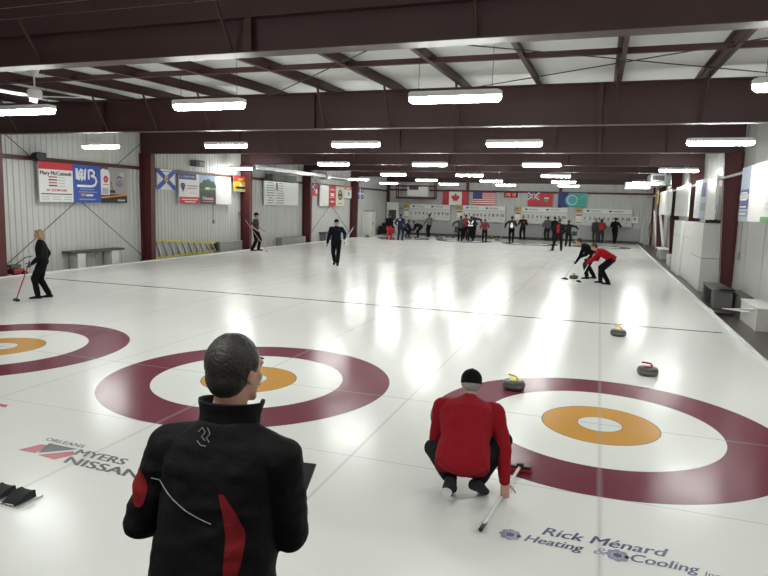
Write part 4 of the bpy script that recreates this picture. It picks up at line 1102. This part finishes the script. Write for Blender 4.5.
    # --- hair and cap
    if hair:
        mb = MB()
        if cap: mb.ell(hp_(0, -.022, .010), (.079*k, .088*k, .085*k), hair, RH, 22, 14)
        else: mb.ell(hp_(0, -.022, .034), (.083*k, .094*k, .097*k), hair, RH, 22, 14)
        mb.ell(hp_(0, -.045, -.015), (.072*k, .062*k, .070*k), hair, RH, 16, 10)
        if style == 'short':
            for s in (-1, 1): mb.cap(hp_(s*.070, .008, .035), .016*k, hp_(s*.072, .000, .012), .011*k, hair)
            if not cap and vox > .008: mb.cap(hp_(-.03, .045, .098), .016*k, hp_(.03, .045, .098), .016*k, hair)
        if style == 'long':
            for s in (-1, 1):
                mb.cap(hp_(s*.062, .012, .05), .036*k, hp_(s*.072, -.01, -.07), .032*k, hair); mb.cap(hp_(s*.072, -.01, -.07), .032*k, hp_(s*.055, -.04, -.12), .022*k, hair)
            mb.cap(hp_(0, -.07, 0), .06*k, hp_(0, -.075, -.10), .05*k, hair); mb.cap(hp_(-.035, .058, .085), .03*k, hp_(.035, .058, .085), .03*k, hair)
        if style == 'pony':
            mb.cap(hp_(0, -.10, .03), .022*k, hp_(0, -.13, -.08), .014*k, hair)
        link('hair', remesh(mb, 'hair', min(vox, .009), hair, 3, wr=(.002, 30, 1)), root)
    if cap:
        cm_ = cloth(cap); mb = MB(); rs = []
        for j in range(9):
            a = math.radians(5+83*j/8); rs.append([hp_(.090*math.cos(a)*math.cos(t), -.010+.108*math.cos(a)*math.sin(t), .036+.092*math.sin(a)) for t in [2*PI*q/24 for q in range(24)]])
        mb.rings([[p-hu*(.030+.024*(.5-.5*(p-Hc).dot(hd)/(.11*k)))*k for p in rs[0]]]+rs, cm_); c_o = mb.build('cap', root, True, 70)
        mb = MB(); n_ = 12; topv = []; 
        for dz in (.004, -.003):
            row = []
            for j in range(n_+1):
                a = PI*j/n_; row.append((.074*math.cos(a), .075+.085*math.sin(a)**.8, .030+dz-.012*abs(math.cos(a))))
            row.append((-.074, .06, .030+dz-.012)); row.insert(0, (.074, .06, .030+dz-.012)); topv.append([hp_(*q) for q in row])
        mb.rings(topv, cm_); mb.build('brim', c_o, True, 40)
        mb = MB(); mb.ell(hp_(0, -.01, .129), (.010*k, .010*k, .006*k), cm_, RH, 8, 6); mb.build('button', c_o, True)
    info = dict(root=root, Hc=Hc, hp=hp_, WL=WL, WR=WR, EL=EL, ER=ER, SL=SL, SR=SR, sp=sp, cs=cross_sec, jk=jk, T=M.Translation(V((loc[0], loc[1], z0))) @ M.Rotation(rz, 4, 'Z'), g=g, cN=cN, dN=dN, rt=rt, fwN=fwN, pts=pts)
    return info

def broom(a, b, label, hm=None, headm=None, padm=None, hd=None, name='broom', grip=None):
    """a handle end, b head centre on the ice (world)"""
    a, b = V(a), V(b); r_ = empty(name, b, label, 'broom'); A = a-b
    up = A.normalized(); 
    mb = MB(); mb.tube([V((0, 0, .035)), A], .0135, hm or WHITE, 10); mb.build('handle', r_, True)
    mb = MB(); mb.tube([A-up*.12, A+up*.005], .0155, grip or BLACK, 10); mb.build('grip', r_, True)
    ax = V(hd) if hd else V((-up.y, up.x, 0)); ax.z = 0
    if ax.length < 1e-3: ax = V((1, 0, 0))
    ax.normalize(); R = M((ax, V((-ax.y, ax.x, 0)), V((0, 0, 1)))).transposed()
    mb = MB(); mb.box((0, 0, .040), (.20, .065, .022), headm or BLACK, R, bev=.008); mb.box((0, 0, .055), (.06, .045, .03), headm or BLACK, R, bev=.008); mb.build('broom_head', r_, True, 40)
    mb = MB(); mb.box((0, 0, .016), (.215, .08, .03), padm or BLACK, R, bev=.01); mb.build('pad', r_, True, 40)
    return r_
RP = mat('red_broom', (0.55, 0.03, 0.04), .4)
def wp(info, v): return info['T'] @ V(v)

# 1. man standing in the foreground, seen from behind
JB = mat('black_jacket', (0.0065, 0.006, 0.0065), 0.75, bump=(16, 0.5, 0.02), vary=(20, 0.1), spec=0.14)
JR = mat('red_jacket_panel', (0.20, 0.008, 0.012), 0.7, bump=(16, .5, .02), spec=.25)
m1 = person((-1.37, -5.17, .045), .12, 'man in a black jacket with red panels standing in the foreground', H=1.86, girth=1.10, fatten=1.10,
    vox=.0075, hair=HAIR_F, head=(-.36, .10), side=.07, lean=.07, flare=1.17, drop=.045, handR=(.17, .36, 1.08), handL=(-.22, .28, 1.05), poleL=(-.55, -1, -.6), poleR=(.35, -1, -.6), topmat=JB, curl=.9, wrinkle=.009, footL=(-.14, 0, 0), footR=(.14, .02, 0), palmR=(-.9, 0, .3), collar=False)
jk = m1['jk'].data
# collar turned up
mb = MB(); cN, dN, rt, fwN = m1['cN'], m1['dN'], m1['rt'], m1['fwN']; rs = []
for zz, k_, th_ in ((-.045, .108, 0), (.02, .098, 0), (.072, .110, 0), (.076, .104, 0), (.02, .089, 0), (-.04, .098, 0)):
    row = []
    for j in range(23):
        t = math.radians(130)+math.radians(280)*j/22; fl_ = abs(math.cos((t-PI*1.5)))
        rr_ = k_*(1+.10*abs(math.sin((j-11)/11*PI/2))*(1 if zz > .03 else .3))
        row.append(cN+rt*rr_*1.02*math.cos(t)+fwN*(rr_*math.sin(t)+.02)+dN*(zz-.02*abs((j-11)/11)**2))
    rs.append(row)
mb.rings(rs, JB, close=False, caps=False); o = mb.build('collar', m1['root'], True, 60)
sd = o.modifiers.new('s', 'SOLIDIFY'); sd.thickness = .006; sb_ = o.modifiers.new('b', 'SUBSURF'); sb_.levels = sb_.render_levels = 1
PIPE = mat('silver_piping', (0.26, 0.26, 0.27), .5)
from mathutils.bvhtree import BVHTree
bm = bmesh.new(); bm.from_mesh(jk); bv = BVHTree.FromBMesh(bm)
def onback(x, z, y0=-1.0, push=.003):
    h_, n_, i_, d_ = bv.ray_cast(V((x, y0, z)), V((0, 1, 0)))
    return (h_ + n_*push) if h_ else None
line = [onback(*q) for q in ((-.21, 1.292), (-.18, 1.285), (-.15, 1.277), (-.12, 1.268), (-.09, 1.258), (-.06, 1.247), (-.03, 1.235), (0, 1.222), (.03, 1.21), (.06, 1.20))]
line = [q for q in line if q is not None]
mb = MB(); mb.tube(line, .0019, PIPE, 6); mb.build('piping', m1['root'], True)
def patch(name, rows, m, y0=-1.0):      # a sewn-in panel following the jacket
    mb = MB(); pr = []
    for row in rows:
        q = [onback(x, z, y0, .0025) for x, z in row]
        if any(k is None for k in q): continue
        pr.append(q)
    if len(pr) > 1: mb.rings(pr, m, close=False, caps=False)
    mb.build(name, m1['root'], True)
rows = []
for k in range(25):
    t = k/24; z = 1.30-.36*t; xc = .088+.075*t+.022*math.sin(t*PI*1.6); hw_ = .008+.020*math.sin(min(1, t*1.1)*PI)**.8
    rows.append([(xc-hw_+2*hw_*j/6, z) for j in range(7)])
patch('red_panel', rows, JR)
ex, ez = m1['EL'].x+.030, m1['EL'].z+.175
rows = []
for k in range(15):
    t = k/14; z = ez+.045-.13*t; hw_ = .010+.026*math.sin(t*PI)**.7; rows.append([(ex-hw_+2*hw_*j/5, z) for j in range(6)])
patch('red_sleeve_panel', rows, JR)
mb = MB()
for sx_, pts_ in ((1, [(-.022, 1.495), (-.010, 1.51), (.004, 1.498), (-.006, 1.482), (.008, 1.472)]), (1, [(.010, 1.512), (.022, 1.495), (.012, 1.480), (.024, 1.468)]), (1, [(-.02, 1.47), (-.004, 1.458), (.014, 1.456)])):
    l2 = [onback(a+.0, b_-.015, push=.003) for a, b_ in pts_]
    if all(q is not None for q in l2): mb.tube(l2, .0016, PIPE, 6)
mb.build('back_emblem', m1['root'], True)
bm.free()
# phone in his right hand
ph = empty('smartphone', wp(m1, m1['WR']+V((-.005, .115, .030))), 'dark smartphone held by the man in the foreground', 'phone', m1['root'].rotation_euler.z)
mb = MB(); mb.box((0, 0, 0), (.074, .145, .009), BLACK, M.Rotation(.45, 3, 'X'), bev=.004); mb.build('case', ph, True, 40)
mb = MB(); mb.box((0, -.002, .0055), (.066, .13, .001), mat('phone_glass', (.02, .02, .025), .08), M.Rotation(.45, 3, 'X')); mb.build('screen', ph)

# 2. crouching man in red
m2 = person((-1.04, -2.26), .10, 'person in a red sweater and black cap crouching on the ice', H=1.74, girth=1.42, fatten=1.10, vox=.009, hip=.39, off=(0, -.10), lean=.86, bend=1.0,
    shoe_s=1.2, footL=(-.09, -.09, 0), footR=(.12, -.03, 0), heelL=.11, heelR=.09, toeL=.15, toeR=-.25, handR=(.335, .02, .10), handL=(-.24, .50, .42), poleL=(-.15, -.5, -1), poleR=(1, -.4, .3),
    kneeL=(-.55, 1, .3), kneeR=(.55, 1, .3), head=(0, .45), top=(.27, .010, .018), legs=(.012, .012, .013), shoe=(.03, .03, .032), hair=HAIR_G, cap=(.010, .010, .011), wrinkle=.006, jacket_name='sweater', hem=-.10, palmR=(-.2, 1, 0), curl=.85, hipcover=True, collar=True)
SOLE = mat('white_slider_sole', (.6, .62, .62), .4)
broom((-.80, -2.77, .035), (-.67, -1.56, 0), 'white-handled broom with red and black head beside the crouching person', WHITE, BLACK, RP, hd=(1, -.05, 0))
hand_ = None

# 3. woman at the left
mb = MB(); mb.disc(0, 0, .045, .035, 0, SOLE, 16); mb.disc(0, 0, .045, .035, -.006, SOLE, 16)
mb.v = [V((-.105+v.x, -.205+v.z*.8, .125+v.y*1.0)) for v in mb.v]
mb.build('slider', m2['root'])
m3 = person((-11.95, 3.81), 2.35, 'blonde woman in a black jacket walking with a broom at the left', H=1.60, female=True, vox=.011, hair=HAIR_B, style='long', head=(.1, .05),
    footL=(-.05, .12, 0), footR=(.08, -.10, 0), toeL=0, toeR=0, handR=(.26, -.02, .78), handL=(-.20, .20, .80), top=(.014, .014, .016), legs=(.010, .010, .011), gloves=(.10, .10, .10), lean=.04)
mb = MB(); c, a_, b_ = m3['cs'](.40*m3['g'], .05, .05); 
mb.loft([(m3['sp'](t)[0]+m3['fwN']*o_, V((1, 0, 0))*w_, m3['fwN']*.02) for t, o_, w_ in ((.26, .142, .006), (.34, .142, .02), (.41, .122, .032), (.46, .095, .04))], WHITE, 12); mb.build('shirt_front', m3['root'], True)
broom(wp(m3, (-.20, .24, .86)), wp(m3, (-.32, .52, 0)), 'red-handled broom held by the blonde woman', RP, BLACK, BLACK)
# 4. man standing at the third column
m4 = person((-15.3, 18.75), -1.3, 'man in a grey T-shirt and dark cap standing by the left wall column', H=1.84, vox=.012, hair=HAIR_BR, cap=(.02, .02, .022), sleeves='short', top=(.055, .055, .055), legs=(.010, .010, .011),
    footL=(-.14, .10, 0), footR=(.14, -.12, 0), handR=(.26, .12, .98), handL=(-.2, .30, .95), jacket_name='t_shirt', collar=False, head=(-.1, .05), girth=1.08)
broom(wp(m4, (.34, -.45, 1.52)), wp(m4, (.30, .62, 0)), 'pale-handled broom held behind the man in the grey T-shirt', mat('pink_handle', (.6, .35, .33), .4), WHITE, RP)
# 5. walking man
m5 = person((-9.41, 14.59), 3.5, 'man in a dark navy jacket walking towards the camera', H=1.78, vox=.012, hair=HAIR_BR, cap=(.012, .012, .014), top=(.010, .014, .026), legs=(.010, .011, .015),
    footL=(-.06, .12, 0), footR=(.06, -.16, 0), heelR=.06, handR=(.33, .12, .80), handL=(-.30, -.02, .98), lean=.10, head=(0, -.02), girth=1.08)
mb = MB(); mb.box((-.10, .128, 1.33), (.06, .006, .02), WH); mb.build('chest_badge', m5['root'])
broom(wp(m5, (-.30, .22, .82)), wp(m5, (-.62, -.66, 1.38)), 'broom tucked under the arm of the man in navy', ALU, BLACK, BLACK)
# 6./7. the two sweepers
m6 = person((.20, 13.85), 1.42, 'sweeper in a red jacket bending low over a broom', H=1.74, vox=.011, hip=.80, off=(0, -.10), lean=1.05, bend=1.05, hair=HAIR_BR, head=(.1, .55), top=(.36, .012, .020), legs=(.010, .010, .011),
    footL=(-.12, -.05, 0), footR=(.14, .22, 0), handL=(-.03, .72, .50), handR=(.12, .62, .72), gloves=(.03, .03, .03), kneeL=(0, 1, .1), kneeR=(0, 1, .1), hem=-.09, girth=1.1)
broom(wp(m6, (.20, .42, 1.02)), wp(m6, (-.10, .84, 0)), 'broom pushed by the sweeper in the red jacket', WHITE, BLACK, BLACK)
m7 = person((-.32, 15.15), 1.55, 'sweeper in a black jacket bending beside the one in red', H=1.72, vox=.011, hip=.84, off=(0, -.08), lean=.95, bend=1.05, hair=HAIR_D, head=(.1, .5), top=(.012, .012, .014), legs=(.010, .010, .011),
    footL=(-.16, .10, 0), footR=(.12, -.12, 0), handL=(-.10, .50, .48), handR=(.10, .38, .70), gloves=(.02, .02, .02), girth=1.05)
broom(wp(m7, (.16, .22, 1.22)), (-1.10, 14.42, 0), 'broom pushed by the sweeper in the black jacket', ALU, BLACK, BLACK)

# far players: foot pixel, head-top height and clothing
def far(px, py, rz, label, H, **kw):
    p = ground_at(px, py); kw.setdefault('vox', .017); kw.setdefault('hair', HAIR_D); kw.setdefault('wrinkle', .004)
    return person((p.x, p.y), rz, label, H=H, **kw)
q = far(558, 251, .15, 'man in a red and black jacket standing with feet apart on the far ice', 1.86, top=(.018, .016, .018), legs=(.018, .018, .02), hair=HAIR_BR, footL=(-.30, .05, 0), footR=(.16, 0, 0), toeL=.9, handR=(.22, .1, .95), handL=(-.2, .15, .95), vox=.014)
mb = MB()
RC = cloth((.36, .012, .02))
mb.loft([(q['sp'](t)[0]+V((-.055, -.0, 0)), V((w_, 0, 0)), V((0, .155, 0))) for t, w_ in ((-.04, .12), (.15, .115), (.3, .125), (.42, .12), (.49, .08))], RC, 18)
link('red_jacket_panel', remesh(mb, 'red_panel', .015, RC, 3), q['root'])
q = far(567.5, 246.5, -.3, 'person in a dark green coat with arms out holding a bag', 1.70, top=(.016, .022, .018), legs=(.02, .02, .022), footL=(-.13, 0, 0), footR=(.13, 0, 0), handR=(.52, .22, 1.08), handL=(-.42, .15, 1.0), poleR=(1, -.5, .2))
mb = MB(); bg = empty('shoulder_bag', wp(q, (.34, .15, .72)), 'black bag hanging beside the person in dark green', 'bag'); mb.box((0, 0, .1), (.30, .14, .28), BLACK, bev=.03); mb.build('bag_body', bg, True, 40); mb = MB(); mb.tube([(-.1, 0, .24), (-.05, 0, .42), (.05, 0, .42), (.1, 0, .24)], .01, BLACK); mb.build('strap', bg, True)
far(389, 239.5, -.2, 'person in a black top and bright red trousers on the far ice', 1.75, top=(.012, .012, .014), legs=(.50, .03, .05), footL=(-.15, 0, 0), footR=(.15, 0, 0))
q = far(400, 240.2, -.1, 'person in a navy tracksuit seen from behind at far left', 1.78, top=(.022, .030, .065), legs=(.018, .024, .05), footL=(-.15, 0, 0), footR=(.15, 0, 0), handL=(-.30, .1, 1.0), handR=(.28, .1, .95), girth=1.15)
mb = MB(); mb.disc(0, 0, .06, .05, 0, paint((.5, .5, .55)), 12); T = M(((1, 0, 0, 0), (0, 0, -1, -.150), (0, 1, 0, 1.34), (0, 0, 0, 1)))
mb2 = MB(); mb2.box((0, -.142, 1.34), (.16, .012, .10), paint((.45, .45, .52)), bev=.004); mb2.build('back_badge', q['root'])
far(406, 237.6, -.9, 'person in dark clothes crouching behind the navy tracksuit', 1.72, top=(.015, .018, .03), legs=(.012, .012, .014), hip=.62, off=(0, -.18), lean=.7, footL=(-.15, .0, 0), footR=(.15, .12, 0), handR=(.18, .6, .25), handL=(-.1, .4, .5))
far(418.5, 237.9, 1.5, 'person in black bending over the far stones', 1.68, top=(.012, .012, .013), legs=(.012, .012, .012), hip=.82, off=(0, -.18), lean=1.25, footL=(-.13, 0, 0), footR=(.13, .1, 0), handR=(.16, .55, .28), handL=(-.14, .5, .30), head=(0, .5))
far(428.8, 236.8, .9, 'person in a grey top and black trousers standing alone at far left', 1.74, top=(.16, .155, .14), legs=(.010, .010, .012), footL=(-.1, 0, 0), footR=(.08, .05, 0), handL=(-.34, .22, .95), handR=(.15, .25, 1.1))
q = far(460, 241, .2, 'person in a green-grey jacket, left of the middle group', 1.74, top=(.045, .060, .055), legs=(.010, .010, .012), handL=(-.52, .1, .98), poleL=(-1, -.6, 0), handR=(.2, .1, .9))
bg = empty('shoulder_bag', wp(q, (-.27, .05, .66)), 'black bag beside the person in green-grey', 'bag'); mb = MB(); mb.box((0, 0, .1), (.26, .16, .40), BLACK, bev=.04); mb.build('bag_body', bg, True, 40); mb = MB(); mb.tube([(-.08, 0, .28), (-.02, 0, .42), (.06, 0, .28)], .01, BLACK); mb.build('strap', bg, True)
far(465.0, 239.4, .0, 'person in a bright red jacket in the middle group', 1.82, top=(.34, .015, .03), legs=(.012, .012, .014), handL=(-.2, .2, 1.0))
q = far(470.5, 240.8, -.1, 'person in a black and white jacket in the middle group', 1.74, top=(.02, .02, .024), legs=(.012, .013, .018), footL=(-.15, 0, 0), footR=(.14, 0, 0), handR=(.40, .2, 1.15), girth=1.15)
mb = MB()
mb.box((0, -.150, 1.05), (.36, .03, .10), WH, bev=.01); mb.box((-.12, -.145, 1.27), (.09, .02, .24), WH, M.Rotation(-.5, 3, 'Y'), bev=.008); mb.box((.12, -.145, 1.27), (.09, .02, .24), WH, M.Rotation(.5, 3, 'Y'), bev=.008)
mb.build('white_jacket_panel', q['root'])
far(473, 238.6, .3, 'grey-haired person at the back of the middle group', 1.88, hair=HAIR_G, top=(.03, .032, .035), legs=(.012, .012, .014), handR=(.55, .1, 1.18), poleR=(1, -.5, 0))
far(484.2, 241.6, .1, 'person in a dark red jacket standing apart right of the middle group', 1.58, female=True, hair=HAIR_BR, top=(.17, .03, .04), legs=(.012, .012, .013), handL=(-.30, .15, .88), handR=(.25, .1, .95), girth=1.1)
q = far(511, 242, .1, 'person in a pale vest and black trousers holding a broom', 1.80, top=(.03, .03, .036), legs=(.010, .010, .012), handL=(-.45, .2, .95), poleL=(-1, -.5, 0), handR=(.22, .3, 1.15))
mb = MB(); mb.loft([(q['sp'](t)[0]+V((0, -.012, 0)), V((w_, 0, 0)), V((0, .135, 0))) for t, w_ in ((.02, .14), (.15, .15), (.28, .14), (.36, .08))], WH, 16, 2.3); mb.build('vest', q['root'], True)
broom(wp(q, (-.45, .28, 1.35)), wp(q, (-.75, .35, 0)), 'broom held out by the person in the pale vest', ALU, BLACK, BLACK)
far(522.3, 238.7, 3.0, 'person in dark brown clothes facing the camera below the red ensign', 1.82, top=(.030, .018, .018), legs=(.014, .012, .012), handR=(.2, .32, 1.25), handL=(-.2, .32, 1.25), footL=(-.16, 0, 0), footR=(.14, 0, 0))
q = far(546.8, 239.2, .4, 'person in a grey jacket with a broom below the teal flag', 1.82, top=(.11, .11, .12), legs=(.03, .02, .026), handL=(-.30, .2, 1.05), hair=HAIR_BR)
broom(wp(q, (-.30, .26, 1.3)), wp(q, (-.48, .38, 0)), 'broom upright beside the person in the grey jacket', ALU, BLACK, BLACK)
far(553.8, 240.0, -.4, 'person in black standing behind the red and black jacket', 1.80, top=(.015, .02, .022), legs=(.015, .016, .02))
far(600.3, 241.8, -.1, 'person in a coral jacket and grey trousers watching the rightmost scoreboard', 1.76, female=True, hair=HAIR_BR, style='long', top=(.30, .04, .045), legs=(.045, .045, .045), handR=(.24, .2, 1.0), girth=1.15)
far(595, 240.0, .2, 'person in grey beside the coral jacket', 1.78, hair=HAIR_G, top=(.045, .045, .047), legs=(.05, .05, .05))
far(614, 241.2, -.25, 'person in black reaching up to the rightmost scoreboard', 1.88, top=(.012, .012, .015), legs=(.012, .012, .016), handR=(.35, .25, 1.15), handL=(-.18, .3, 1.35), footL=(-.03, .05, 0), footR=(.06, -.05, 0))
